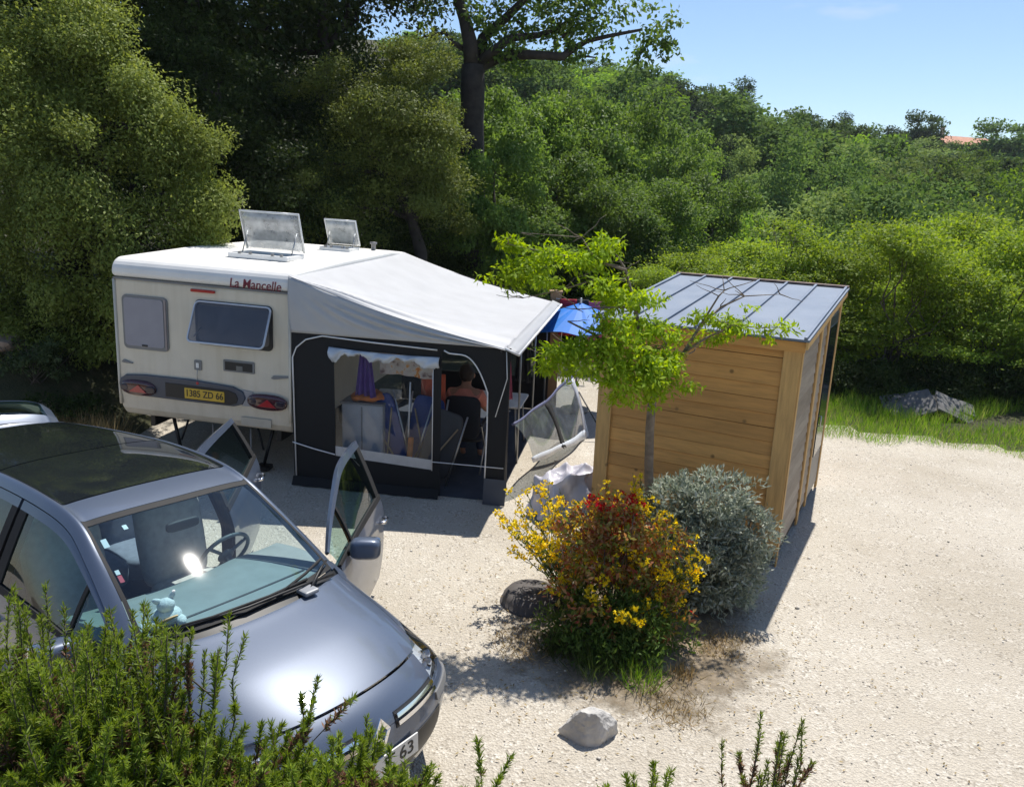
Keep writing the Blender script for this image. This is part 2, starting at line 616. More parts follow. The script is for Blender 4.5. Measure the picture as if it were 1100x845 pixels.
gx = np.concatenate([np.linspace(-320, -16, 36)[:-1], np.linspace(-16, 20, 91)[:-1], np.linspace(20, 340, 40)])
gy = np.concatenate([np.linspace(-30, 0, 8)[:-1], np.linspace(0, 20, 61)[:-1], np.linspace(20, 135, 47)[:-1], np.linspace(135, 900, 20)])
X, Y = np.meshgrid(gx, gy)
Z = hgt(X, Y)
rough = .5 * np.sin(X * .9 + Y * .4) + .5 * np.sin(Y * 1.3 - X * .5)
wild = sst(11.5, 16, Y + .18 * np.maximum(X, 0)) + sst(-5, -7, X) * sst(8.5, 10, Y) + sst(2.8, 1.8, Y)
Z = Z + np.clip(wild, 0, 1) * rough * .10
GV = np.stack([X, Y, Z], -1).reshape(-1, 3)
nc_ = len(gx)
ii, kk = np.meshgrid(np.arange(len(gy) - 1), np.arange(nc_ - 1), indexing='ij')
GF = np.stack([ii * nc_ + kk, ii * nc_ + kk + 1, (ii + 1) * nc_ + kk + 1, (ii + 1) * nc_ + kk], -1).reshape(-1, 4)
cx_ = GV[GF].mean(1)
gm = np.zeros(len(GF), int)
edge = 14.6 - .10 * cx_[:, 0] + .5 * np.sin(cx_[:, 0] * 1.1)
gm[(cx_[:, 1] > edge)] = 1
gm[(cx_[:, 0] > 4.9) & (cx_[:, 1] > 12.35 - .335 * (cx_[:, 0] - 5.1))] = 1
gm[(cx_[:, 0] < 1.0) & (cx_[:, 1] > 13.6 + .3 * np.sin(cx_[:, 0] * 3))] = 1
gm[(cx_[:, 0] < -5.3 + .3 * np.sin(cx_[:, 1] * 2)) & (cx_[:, 1] > 8.9)] = 1
gm[(cx_[:, 1] < 2.75)] = 2
ground = link('ground', np_mesh('ground', GV, GF, gm, True), [GRAVEL, FOREST, BANKM])
tag(ground, kind='structure')
# earth bed round the shrubs: a thin sheet lying on the gravel, thinning out raggedly at its edge
E_BED = soil_mat('bed_soil', (.075, .055, .036), (.15, .115, .075), (.30, .24, .17))
m, t, b = _new('bed_litter')
c0 = t.nodes.new('ShaderNodeTexCoord').outputs['Object']
n1 = _noise(t, 6, 6, .7, vec=c0)
r1 = _ramp(t, n1.outputs['Fac'], [(.3, (.10, .075, .045)), (.5, (.22, .17, .11)), (.72, (.42, .34, .25))])
t.links.new(r1.outputs['Color'], b.inputs['Base Color'])
b.inputs['Roughness'].default_value = .95
ln_ = t.nodes.new('ShaderNodeVectorMath'); ln_.operation = 'LENGTH'
t.links.new(c0, ln_.inputs[0])
n2 = _noise(t, 3.2, 8, .75, vec=c0)
ad = t.nodes.new('ShaderNodeMath'); ad.operation = 'MULTIPLY_ADD'; ad.inputs[1].default_value = 1.5
t.links.new(n2.outputs['Fac'], ad.inputs[0]); t.links.new(ln_.outputs['Value'], ad.inputs[2])
mr = _ramp(t, ad.outputs['Value'], [(.0, (1, 1, 1)), (.5, (1, 1, 1)), (.98, (0, 0, 0))])
mrr = t.nodes.new('ShaderNodeMapRange')
mrr.inputs['From Min'].default_value = 1.35; mrr.inputs['From Max'].default_value = 1.95
mrr.inputs['To Min'].default_value = .95; mrr.inputs['To Max'].default_value = 0
t.links.new(ad.outputs['Value'], mrr.inputs['Value'])
tr = t.nodes.new('ShaderNodeBsdfTransparent')
ms = t.nodes.new('ShaderNodeMixShader')
t.links.new(mrr.outputs['Result'], ms.inputs['Fac'])
t.links.new(tr.outputs['BSDF'], ms.inputs[1]); t.links.new(b.outputs['BSDF'], ms.inputs[2])
t.links.new(ms.outputs['Shader'], t.nodes['Material Output'].inputs['Surface'])
_bump(t, b, n1.outputs['Fac'], .6, .03)
mb = MB()
mb.add([(1.5 * math.cos(2 * PI * k / 48), 1.5 * math.sin(2 * PI * k / 48), 0) for k in range(48)], [tuple(range(48))])
bed = mb.build('planting_bed', m, None, loc=(1.08, 5.72, .005))
tag(bed, kind='structure')
# loose stones on the gravel, far too many to count
rng = np.random.default_rng(8)
ns = 9000
sx_ = rng.uniform(-2.5, 8.5, ns); sy_ = 3.2 + 8.3 * rng.uniform(size=ns) ** 1.3
k_ = (sy_ < 11.6 - .335 * (sx_ - 5.1))
sx_, sy_ = sx_[k_], sy_[k_]
ns = len(sx_)
oc = np.array([(1, 0, 0), (0, 1, 0), (-1, 0, 0), (0, -1, 0), (0, 0, .7), (0, 0, -.7)], float)
of = np.array([(0, 1, 4), (1, 2, 4), (2, 3, 4), (3, 0, 4), (1, 0, 5), (2, 1, 5), (3, 2, 5), (0, 3, 5)])
sz = .003 + .008 * rng.uniform(size=ns) ** 4 + .014 * (rng.uniform(size=ns) > .97) * rng.uniform(size=ns)
an = rng.uniform(0, 6.28, ns)
V = oc[None] * (sz[:, None, None] * rng.uniform(.6, 1.3, (ns, 6, 1)))
V = np.stack([V[..., 0] * np.cos(an)[:, None] - V[..., 1] * np.sin(an)[:, None], V[..., 0] * np.sin(an)[:, None] + V[..., 1] * np.cos(an)[:, None], V[..., 2]], -1)
V += np.stack([sx_, sy_, sz * .35], -1)[:, None]
F = (of[None] + 6 * np.arange(ns)[:, None, None]).reshape(-1, 3)
m, t, b = _new('loose_stone')
g_ = t.nodes.new('ShaderNodeNewGeometry')
r_ = _ramp(t, g_.outputs['Random Per Island'], [(0, (.40, .37, .32)), (.3, (.55, .51, .45)), (1, (.74, .71, .66))])
t.links.new(r_.outputs['Color'], b.inputs['Base Color'])
b.inputs['Roughness'].default_value = .9
tag(link('loose_stones', np_mesh('loose_stones', V.reshape(-1, 3), F), m), 'small loose stones strewn over the pale gravel', 'stones', kind='stuff')

# ------------------------------------------------------------------ vegetation
def lobe(px, py, y, rpx, ratio=.85, dy=None):
    p = at_y(px, py, y)
    r_ = rpx / FPX * y
    return (p.x, p.y, p.z, r_, dy or r_, r_ * ratio)
def rel(lobes, o):
    return [(a - o[0], b - o[1], c - o[2], d, e, f) for a, b, c, d, e, f in lobes]
def make_tree(name, label, o, lobes, leafm, barkm, n, per, cr, L, Wd, trunk, r0, rng, group=None, cat='tree', limbs=True, core=None, **kw):
    """trunk: list of points in world; o: foot; lobes in world"""
    root = thing(name, label, cat, o, group=group)
    mb = MB()
    tp = [Vector(p) - Vector(o) for p in trunk]
    rad = [r0 * (1 - .75 * k / (len(tp) - 1)) for k in range(len(tp))]
    rad[0] *= 1.25
    mb.tube(tp, rad, 10)
    if limbs:
        for lb in rel(lobes, o):
            c = Vector(lb[:3])
            q = min(tp, key=lambda p: (p - c).length + max(0, p.z - c.z) * 2)
            limb(mb, q, c + Vector((0, 0, lb[5] * .4)), r0 * .32, r0 * .05, rng)
    mb.build('trunk', barkm, root)
    V, F, Mi = crown(rel(lobes, o), n, per, cr, L, Wd, rng, **kw)
    if core:      # the inner boughs, seen through the gaps between the outer tufts
        kwc = dict(kw); kwc.update(shell=.45, gap=-1.2)
        lc = [l_[:3] + tuple(.66 * q_ for q_ in l_[3:]) for l_ in rel(lobes, o)]
        V, F, Mi = joinm((V, F, Mi), crown(lc, core, 150, .22, L, Wd, rng, **kwc))
    kw2 = dict(kw); kw2.update(shell=.95, flat=.9, gap=-.1, down=-.2)
    V, F, Mi = joinm((V, F, Mi), crown(rel(lobes, o), n, 9, cr * .8, L, Wd, rng, **kw2))     # loose outer twigs
    link('crown', np_mesh('crown', V, F), leafm, root)
    return root

rng = np.random.default_rng(3)
# big rounded evergreen on the left
o = Vector((-6.3, 11.9, 0)); o.z = hz(o.x, o.y) - .1
LB = [lobe(70, 60, 11.6, 58), lobe(20, 120, 11.2, 70), lobe(120, 95, 11.4, 55), lobe(165, 150, 11.3, 50), lobe(195, 190, 11.5, 42), lobe(185, 235, 11.2, 46),
      lobe(80, 170, 11.0, 75), lobe(130, 240, 10.9, 62), lobe(50, 270, 10.8, 70), lobe(150, 300, 11.1, 45), lobe(100, 340, 11.2, 55), lobe(10, 350, 11.2, 60), lobe(45, 28, 11.7, 55), lobe(95, 45, 11.6, 42), lobe(-15, 35, 11.8, 60), lobe(230, 222, 11.4, 24), lobe(215, 165, 11.5, 30), lobe(60, 225, 10.8, 55), lobe(205, 275, 11.3, 32), lobe(-70, 200, 11.6, 90), lobe(-60, 320, 11.4, 80), lobe(-30, 60, 12, 70)]
make_tree('evergreen_tree', 'big rounded olive green evergreen tree left of the caravan, its boughs drooping in tufts', o, [l_[:3] + tuple(.84 * q_ for q_ in l_[3:]) for l_ in LB], L_OLIVE, BARKD, 250, 620, .235, .058, .027,
          [o, (-6.2, 11.9, 2.4), (-6.2, 11.8, 4.2), (-6.4, 11.8, 5.6)], .22, rng, core=300, shell=.97, gap=-.8, out=.75, down=.35, flat=.75, gsc=1.3, up=.7)
# tree in front of the dark wood, over the caravan roof
o = Vector((-1.9, 15.3, 0)); o.z = -.1
LB = [lobe(335, 185, 15, 42), lobe(375, 150, 15.3, 45), lobe(425, 110, 15.4, 55), lobe(455, 150, 15.1, 42), lobe(405, 185, 14.8, 46), lobe(462, 205, 15, 38), lobe(325, 215, 14.8, 34), lobe(395, 225, 15, 40), lobe(440, 85, 15.8, 40), lobe(480, 235, 15.2, 30), lobe(360, 100, 15.9, 40)]
make_tree('broad_tree', 'pale olive tree with a dark leaning trunk just behind the caravan roof', o, [l_[:3] + tuple(.9 * q_ for q_ in l_[3:]) for l_ in LB], L_OLIVE, BARKD, 130, 600, .25, .060, .029,
          [o, at_y(452, 270, 15.2), at_y(442, 235, 15.2), at_y(420, 190, 15.2), at_y(410, 130, 15.4)], .15, rng, core=170, shell=.97, gap=-.8, gsc=1.3, up=.7)

# the dark wood behind: two kinds, copied
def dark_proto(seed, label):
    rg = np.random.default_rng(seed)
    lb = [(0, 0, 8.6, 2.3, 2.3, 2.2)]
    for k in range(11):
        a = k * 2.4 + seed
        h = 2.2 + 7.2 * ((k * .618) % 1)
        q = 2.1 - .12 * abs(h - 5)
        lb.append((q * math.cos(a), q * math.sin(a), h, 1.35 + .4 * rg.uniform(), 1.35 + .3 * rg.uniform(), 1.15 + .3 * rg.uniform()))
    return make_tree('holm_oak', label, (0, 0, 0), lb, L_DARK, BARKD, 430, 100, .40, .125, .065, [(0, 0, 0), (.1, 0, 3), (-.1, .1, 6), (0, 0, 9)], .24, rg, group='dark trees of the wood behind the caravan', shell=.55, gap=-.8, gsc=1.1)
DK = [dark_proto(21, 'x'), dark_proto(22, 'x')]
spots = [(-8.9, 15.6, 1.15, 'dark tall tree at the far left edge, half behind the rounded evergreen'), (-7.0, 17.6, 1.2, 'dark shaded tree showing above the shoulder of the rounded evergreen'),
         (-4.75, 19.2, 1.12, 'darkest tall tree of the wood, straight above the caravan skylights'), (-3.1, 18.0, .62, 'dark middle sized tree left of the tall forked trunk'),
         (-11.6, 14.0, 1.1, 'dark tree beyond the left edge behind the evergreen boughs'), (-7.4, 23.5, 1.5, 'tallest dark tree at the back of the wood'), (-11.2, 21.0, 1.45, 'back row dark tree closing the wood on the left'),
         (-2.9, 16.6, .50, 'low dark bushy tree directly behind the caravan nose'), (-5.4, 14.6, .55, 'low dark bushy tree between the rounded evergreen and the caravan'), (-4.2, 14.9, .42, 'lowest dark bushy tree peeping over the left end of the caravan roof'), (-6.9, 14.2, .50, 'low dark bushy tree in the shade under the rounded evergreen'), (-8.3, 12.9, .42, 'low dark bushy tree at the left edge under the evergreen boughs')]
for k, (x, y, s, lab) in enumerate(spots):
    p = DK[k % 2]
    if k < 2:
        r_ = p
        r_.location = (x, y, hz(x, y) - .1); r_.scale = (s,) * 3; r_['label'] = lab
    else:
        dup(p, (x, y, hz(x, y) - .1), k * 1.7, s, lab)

# tall forked tree with bare dark limbs
YT = 18.5
o = at_y(508, 300, YT); o.z = hz(o.x, o.y) - .1
root = thing('forked_tree', 'tall tree with a thick dark forked trunk and long bare limbs against the sky', 'tree', o)
rng = np.random.default_rng(31)
def P_(a, b, dy=0): return at_y(a, b, YT + dy) - o
mb = MB()
mb.tube([Vector((0, 0, 0)), P_(508, 220), P_(507, 131), P_(508, 95), P_(508, 70)], [.33, .29, .27, .27, .26], 12)
for pts, r0, r1 in (([(507, 75), (505, 46), (499, 20), (492, 0), (486, -40), (488, -90)], .18, .07), ([(511, 72), (519, 41), (544, 19), (563, 0), (590, -40)], .15, .05),
                    ([(513, 78), (516, 71), (533, 63), (552, 59), (571, 59), (604, 61), (617, 52), (631, 44), (658, 38), (690, 32)], .16, .03), ([(516, 66), (530, 55), (549, 41), (579, 38), (600, 30), (625, 12)], .12, .03),
                    ([(505, 56), (497, 52), (486, 46), (478, 35), (462, 38), (448, 42)], .07, .02), ([(552, 20), (560, 26), (565, 36)], .04, .015), ([(600, 61), (612, 66), (622, 60), (640, 62)], .05, .015), ([(604, 40), (620, 28), (640, 20)], .04, .01)):
    q = [P_(a, b, .35 * math.sin(k * 1.3 + pts[-1][0])* (k > 0)) for k, (a, b) in enumerate(pts)]
    mb.tube(q, [r0 + (r1 - r0) * k / (len(q) - 1) for k in range(len(q))], 8)
mb.build('trunk', BARKD, root)
LB = [lobe(*a) for a in ((520, 15, 18.6, 22), (545, 40, 18.4, 20), (575, 15, 18.8, 28), (610, 12, 18.4, 30), (600, 45, 18.7, 22), (640, 20, 18.5, 28), (655, 50, 18.6, 18), (680, 22, 18.4, 26), (700, 35, 18.5, 18), (690, 55, 18.6, 12), (712, 50, 18.5, 10), (720, 22, 18.5, 9), (560, 70, 18.7, 14), (620, 62, 18.5, 15),
      (480, 0, 18.8, 24), (510, -40, 18.6, 40), (580, -50, 18.6, 45), (650, -30, 18.6, 40), (455, 10, 19, 16), (530, 52, 18.4, 12), (668, 5, 18.5, 22), (705, 5, 18.5, 14))]
V, F, Mi = crown(rel(LB, o), 620, 15, .14, .13, .075, rng, shell=.2, gap=-.55, gsc=2.2, down=.2)
link('crown', np_mesh('crown', V, F), L_GREEN, root)

# bright green broadleaf trees in the middle distance
def green_proto(seed, leafm, nm, L=.14):
    rg = np.random.default_rng(seed)
    lb = [(0, 0, 4.6, 1.2, 1.2, 1.0)]
    for k in range(12):
        a = k * 2.4 + seed
        h = 1.4 + 3.2 * ((k * .618) % 1)
        q = 1.55 - .18 * abs(h - 2.6)
        s = rg.uniform(.7, 1.05)
        lb.append((q * math.cos(a), q * math.sin(a), h, s, s, s * .8))
    return make_tree(nm, 'x', (0, 0, 0), lb, leafm, BARK, 130, 330, .29, L * .74, L * .42, [(0, 0, 0), (.1, 0, 1.4), (-.1, .1, 3), (0, 0, 4.4)], .13, rg, core=110, shell=.92, gap=-.6, gsc=1.5, down=.3, up=.7)
GP = [green_proto(41, L_GREEN, 'broadleaf_tree'), green_proto(42, L_GREEN, 'broadleaf_tree')]
gspots = [(545, 95, 22.5, 1.1, 'bright green tree right beside the tall forked trunk'), (606, 84, 25, 1.15, 'bright green tree above the far end of the awning roof'), (664, 100, 26, 1.1, 'bright green tree whose crown fills the gap under the longest bare limb'),
          (548, 195, 19.6, .78, 'low green tree straight behind the awning ridge'), (692, 188, 22, .95, 'green tree behind the left end of the shed roof'), (600, 150, 21, .95, 'green tree in front of the others under the bare limbs'),
          (722, 132, 31, 1.15, 'round green tree at the foot of the hill right of the forked tree'), (765, 176, 27, 1.0, 'green tree above the middle of the shed roof, further back'), (478, 205, 20, .66, 'small sunlit green tree between the leaning trunk and the forked trunk'), (642, 178, 20.5, .85, 'green tree behind the top of the young tree in the bed'), (500, 118, 25, .95, 'green tree at the back just behind the forked trunk'), (532, 142, 17.6, .72, 'green tree in front of the lower half of the tall forked trunk')]
for k, (px, top, y, s, lab) in enumerate(gspots):
    c = at_y(px, top, y)
    g = hz(c.x, c.y)
    loc = (c.x, c.y, g - .1)
    s2 = (c.z - g) / 5.5
    p = GP[k % 2]
    if k < 2:
        p.location = loc; p.scale = (s, s, s2); p['label'] = lab; p['group'] = 'bright green trees in the middle distance'
    else:
        dup(p, loc, k * 2.1, (s, s, s2), lab, 'bright green trees in the middle distance')

# yellow-green shrubs behind the shed and along the grass
def shrub_proto(seed):
    """a loose shrub: flat sprays of leaves at different heights on thin arching stems"""
    rg = np.random.default_rng(seed)
    lb = []
    for k in range(17):
        a = k * 2.4 + seed + rg.uniform(-.5, .5)
        h = .7 + 2.75 * ((k * .618 + .1 * rg.uniform()) % 1)
        q = rg.uniform(.25, 1.5) * (1.15 - .18 * h)
        s = rg.uniform(.38, .72)
        lb.append((q * math.cos(a), q * math.sin(a), h, s * 1.15, s * 1.15, s * rg.uniform(.28, .5)))
    root = thing('tall_shrub', 'x', 'shrub', (0, 0, 0), group='yellow green shrubs along the far edge of the gravel')
    mb = MB()
    for lbx in lb:
        limb(mb, (rg.uniform(-.15, .15), rg.uniform(-.15, .15), 0), lbx[:3], .03, .006, rg, wob=.1)
        for _ in range(3):
            c = Vector(lbx[:3])
            limb(mb, c - Vector((0, 0, .15)), c + Vector((rg.normal() * lbx[3] * .6, rg.normal() * lbx[3] * .6, lbx[5] * rg.uniform(.2, 1.3))), .008, .002, rg, n=4, seg=4)
    mb.build('stem', BARK, root)
    lf = crown(lb, 300, 62, .17, .075, .036, rg, shell=.35, gap=-.6, gsc=2.4, down=.1, flat=.42, up=.9)
    lf2 = crown(lb, 300, 10, .30, .08, .034, rg, shell=.95, gap=-.2, gsc=3, down=-.5, flat=.9)      # loose outer twigs
    V, F, Mi = joinm(lf, lf2)
    link('foliage', np_mesh('foliage', V, F), L_YEL, root)
    return root
SP = [shrub_proto(51), shrub_proto(52), shrub_proto(53)]
sspots = [(745, 17.0, 1.0), (800, 16.4, 1.05), (862, 17.2, 1.15), (915, 16.0, 1.12), (965, 15.4, 1.05), (1020, 15.8, 1.12), (1075, 15.2, 1.1), (1130, 15.5, 1.15), (940, 18.3, 1.3), (1000, 18.6, 1.3), (1060, 18.2, 1.3), (1120, 18.5, 1.35), (880, 19.5, 1.3), (820, 19.5, 1.2), (1190, 14.6, 1.1), (690, 16.6, .75), (760, 20.5, 1.15)]
slab = ['yellow green shrub just left above the shed roof', 'yellow green shrub above the middle of the shed roof', 'yellow green shrub above the right end of the shed roof', 'feathery shrub right of the shed, beside its door', 'feathery shrub behind the left part of the grey slab pile', 'feathery shrub straight behind the grey slab pile', 'feathery shrub at the right edge of the photo above the grass',
        'shrub cut by the right edge, front row', 'back row shrub to the upper right of the shed', 'back row shrub high above the grey slab pile', 'back row shrub left of the white roof', 'back row shrub cut by the right edge', 'back row shrub peeping over the right end of the shed roof', 'back row shrub over the middle of the shed roof', 'outermost shrub beyond the right edge of the photo', 'small shrub behind the left end of the shed roof', 'back row shrub over the left half of the shed roof']
hk = [.72, .60, .80, .70, .92, .64, .86, .70, .62, .84, .58, .84, .60, .76, .75, .85, .66]
for k, ((px, y, s), lab) in enumerate(zip(sspots, slab)):
    x = (px - 550) / FPX * y * .985
    loc = (x, y, hz(x, y) - .05)
    p = SP[k % 3]
    if k < 3:
        p.location = loc; p.scale = (s, s, s * hk[k]); p['label'] = lab
    else:
        dup(p, loc, k * 1.9, (s, s, s * hk[k]), lab)

# the wooded hill: single trees, each an object; small in the picture, so crown and trunk share a mesh
def far_mesh(seed, kind, L, n, per):
    rg = np.random.default_rng(seed)
    lb = []
    if kind == 3:
        for k in range(10):
            q = k / 9
            lb.append((rg.normal() * .25, rg.normal() * .25, 1.2 + q * 6.0, 1.7 * (1 - q) + .35, 1.7 * (1 - q) + .35, .55))
    else:
        lb.append((0, 0, 4.4, 1.7, 1.7, 1.2))
        for k in range(9):
            a = k * 2.4 + seed
            h = 1.5 + 2.7 * ((k * .618) % 1)
            q = 1.9 - .25 * abs(h - 2.6)
            s = rg.uniform(.95, 1.5)
            lb.append((q * math.cos(a), q * math.sin(a), h, s, s, s * .75))
    lf = crown(lb, n, per, .50, L, L * .6, rg, shell=.68, gap=-.75, gsc=1.0, down=.2, up=.8, nr=.22)
    V, F, Mi = lf
    mb = MB()
    mb.tube([(0, 0, -1), (.05, 0, 1), (0, .1, 3.2)], [.2, .16, .08], 6, cap=False)
    tv = np.array([tuple(v) for v in mb.v]); tf = np.array(mb.f)
    V, F, Mi = joinm((V, F, Mi), (tv, tf, np.ones(len(tf), int)))
    me = np_mesh('hill_tree', V, F, Mi)
    me.materials.append(L_FAR[kind]); me.materials.append(BARKD)
    return me
FARM = {}
for kd in range(4):
    FARM[kd] = ([far_mesh(60 + kd, kd, .20, 130, 95), far_mesh(70 + kd, kd, .20, 130, 95)], [far_mesh(80 + kd, kd, .30, 100, 66), far_mesh(90 + kd, kd, .30, 100, 66)])
KLAB = ['dark green oak among the trees covering the hillside', 'greyish olive green tree among the trees covering the hillside', 'bright green leafy tree among the trees covering the hillside', 'dark pointed conifer among the trees covering the hillside']
KNAME = ['hill_oak', 'hill_olive', 'hill_broadleaf', 'hill_conifer']
rg = np.random.default_rng(5)
pts = []
tries = 0
while len(pts) < 262 and tries < 60000:
    tries += 1
    y = 30 + 88 * rg.uniform() ** .8
    x = rg.uniform(-.14, .80) * y
    if y < 60 and x / y < .08: continue
    dmin = 3.5 + y * .031
    if all((x - a) ** 2 + (y - b) ** 2 > dmin ** 2 for a, b in pts):
        pts.append((x, y))
for k, (x, y) in enumerate(pts):
    c = rg.uniform()
    kd = 0 if c < .40 else 1 if c < .54 else 2 if c < .9 else 3
    if y < 44 and kd == 3: kd = 2
    me = FARM[kd][0 if y < 58 else 1][k % 2]
    s = rg.uniform(.72, 1.40) * (1.12 if y > 60 else .95)
    if y > 108: s *= .8
    sz_ = s * rg.uniform(.85, 1.15)
    cap_ = CAMH + (np.interp(x * RIDGE_Y / y, _rx, _rz) + 4.2 - CAMH) * y / RIDGE_Y - hz(x, y) - rg.uniform(-.4, .8) * y / RIDGE_Y
    sz_ = max(.35, min(sz_, cap_ / (5.9 if kd < 3 else 7.6)))
    s = min(s, sz_ * 1.5)
    ob = link(KNAME[kd], me)
    ob.location = (x, y, hz(x, y) - .3)
    ob.rotation_euler = (0, 0, rg.uniform(0, 6.28))
    ob.scale = (s * rg.uniform(.95, 1.2), s * rg.uniform(.95, 1.2), sz_)
    tag(ob, KLAB[kd], 'tree', ['dark oaks on the wooded hillside', 'olive green trees on the wooded hillside', 'bright green trees on the wooded hillside', 'pointed conifers on the wooded hillside'][kd])
# the trees that mark the skyline
for px, py, y, s, kd, lab in ((1068, 147, 109, 1.75, 0, 'rounded dark oak on the skyline beside the terracotta roof'), (985, 137, 112, 1.15, 0, 'dark rounded oak on the skyline left of the terracotta roof'), (795, 92, 110, 1.0, 3, 'pointed dark conifer standing out on the skyline above the slope'),
                              (903, 130, 112, .75, 3, 'slim dark conifer on the skyline midway along the slope'), (1092, 165, 113, .7, 0, 'dark oak at the right end of the skyline')):
    c = at_y(px, py + 12, y)
    ob = link(KNAME[kd], FARM[kd][1][0])
    g = hz(c.x, c.y)
    ob.location = (c.x, c.y, g - .3)
    ob.scale = (s * 1.1, s * 1.1, max(.5, (at_y(px, py - 14, y).z - g) / (5.3 if kd != 3 else 7.3)))
    tag(ob, lab, 'tree')
# house on the hill
TERRA = mat('terracotta_tile', (.50, .24, .15), .8, var=.25, scale=2)
RENDERW = mat('cream_render', (.62, .53, .42), .85, var=.1, scale=1)
c = at_y(1030, 150, 116)
hs = thing('house', 'small house with a pale terracotta roof and a chimney on the hilltop', 'house', (c.x, c.y, hz(c.x, c.y)), (0, 0, .3))
zt = c.z - hz(c.x, c.y) - .9
MB().b2((-4.5, -2.5, -1), (4.5, 2.5, zt)).build('wall', RENDERW, hs)
mb = MB()
mb.prism([(-3.0, zt - .05), (3.0, zt - .05), (0, zt + 1.3)], 9.8, 0, -4.9)
rf = mb.build('roof', TERRA, hs)
MB().b2((-3.3, -.2, zt + .6), (-2.9, .2, zt + 2.4)).b2((-3.36, -.26, zt + 2.4), (-2.84, .26, zt + 2.5)).build('chimney', RENDERW, rf)
wd = mat('window_dark', (.03, .035, .04), .2)
for x in (-2.6, 0, 2.6):
    MB().b2((x - .45, -2.53, zt - 1.7), (x + .45, -2.45, zt - .5)).build('window', wd, hs)

# thin summer haze in the air over the valley
hm = bpy.data.materials.new('haze_air')
hm.use_nodes = True
ht = hm.node_tree
ht.nodes.remove(ht.nodes['Principled BSDF'])
hv = ht.nodes.new('ShaderNodeVolumePrincipled')
hv.inputs['Color'].default_value = (.80, .88, 1.0, 1)
hv.inputs['Density'].default_value = .00028
hv.inputs['Anisotropy'].default_value = .2
ht.links.new(hv.outputs['Volume'], ht.nodes['Material Output'].inputs['Volume'])
hzb = MB().b2((-330, -40, -95), (350, 905, 45)).build('haze', hm)
tag(hzb, 'thin pale summer haze in the air over the valley', 'haze', kind='stuff')
# ------------------------------------------------------------------ caravan
CX, CY, CA = -2.6113, 8.8304, -.16
E_ = Vector((math.cos(CA), math.sin(CA), 0)); N_ = Vector((-math.sin(CA), math.cos(CA), 0))
def awn(u, v, z): return Vector((CX, CY, 0)) + E_ * u + N_ * v + Vector((0, 0, z))
CREAM = mat('cream_caravan_skin', (.66, .60, .49), .45, var=.05, scale=3)
_t = CREAM.node_tree; _b = _t.nodes['Principled BSDF']
_src = _b.inputs['Base Color'].links[0].from_socket
_c = _t.nodes.new('ShaderNodeTexCoord'); _m = _t.nodes.new('ShaderNodeMapping'); _m.inputs['Scale'].default_value = (5, 5, .35)
_t.links.new(_c.outputs['Object'], _m.inputs['Vector'])
_n = _noise(_t, 1.4, 6, .65, vec=_m.outputs['Vector'])                 # rain streaks down the panels
_r2 = _ramp(_t, _n.outputs['Fac'], [(.30, (.90, .885, .85)), (.55, (1, 1, 1))])
_t.links.new(_mix(_t, 1.0, _src, _r2.outputs['Color'], 'MULTIPLY'), _b.inputs['Base Color'])
ROOFW = mat('white_caravan_roof', (.80, .78, .74), .5, var=.05, scale=4)
GREYPL = mat('grey_plastic', (.20, .20, .20), .5, var=.08)
SLATE = mat('slate_blue_plastic', (.055, .068, .095), .4, var=.15)
BLACKPL = mat('black_plastic', (.012, .012, .013), .5, var=.1)
STEEL = mat('galvanised_steel', (.42, .43, .44), .4, metal=.9)
REDL = mat('red_lamp_plastic', (.38, .008, .012), .12, var=.05, coat=.6)
DREDL = mat('dark_red_lamp_plastic', (.055, .008, .012), .12, var=.05, coat=.6)
BLIND = mat('grey_blind', (.30, .29, .32), .7, var=.06)
ACRYL = glass_mat('smoked_acrylic', (.66, .66, .68), 1.49, .02, .06, (.5, .5, .55))
ACRYLC = glass_mat('milky_acrylic', (.80, .82, .84), 1.49, .05, .34, (.80, .82, .82))
YELP = mat('yellow_plate', (.62, .40, .035), .45, var=.06)
INK = mat('black_ink', (.012, .012, .012), .5, var=.02)
WINE = mat('wine_red_lettering', (.17, .012, .03), .45, var=.05)
WHITEP = mat('white_plastic', (.78, .77, .74), .4, var=.04)
RUBBER = mat('tyre_rubber', (.018, .018, .018), .85, var=.2, scale=20)

cv = thing('caravan', 'cream touring caravan with a white roof, one rear window propped open and two open skylights', 'caravan', (CX, CY, 0), (0, R(1.75), CA))
CW, CL = 2.28, 4.55
# side profile (v, z): rear face upright with a rounded roof edge, tucked in below
prof = [(.30, .56), (.10, .60), (.03, .70), (0, .90), (0, 2.29)]
prof_c = prof + [(CL - .02, 1.9), (CL + .12, 1.3), (CL + .05, .75), (CL - .25, .56)]
mb = MB()
mb.prism([(a, b) for a, b in prof_c[:4]] + [(0, 2.30), (CL - .10, 2.30)] + prof_c[5:], CW - .03, 0, -CW + .015)
body = mb.build('body', CREAM, cv, bevel=.045, seg=3)
rp = [(-.012, 2.305), (-.014, 2.36)]
for k in range(7):
    a = R(180 - 90 * k / 6)
    rp.append((.15 + .165 * math.cos(a), 2.37 + .165 * math.sin(a)))
rp += [(1.5, 2.565), (3.6, 2.565), (CL - .25, 2.50), (CL - .08, 2.305)]
mb = MB()
mb.prism(rp, CW, 0, -CW, smooth=False)
mb.build('roof', ROOFW, cv, bevel=.06, seg=4)
MB().b2((-CW + .03, -.014, 2.285), (-.03, .01, 2.305)).build('trim_strip', GREYPL, cv)
# corner trims along the rear edges
for x in (-CW + .035, -.035):
    MB().tube([(x, .004, .75), (x, -.002, .92), (x, -.002, 2.28)], .018, 8).build('corner_trim', CREAM, cv)

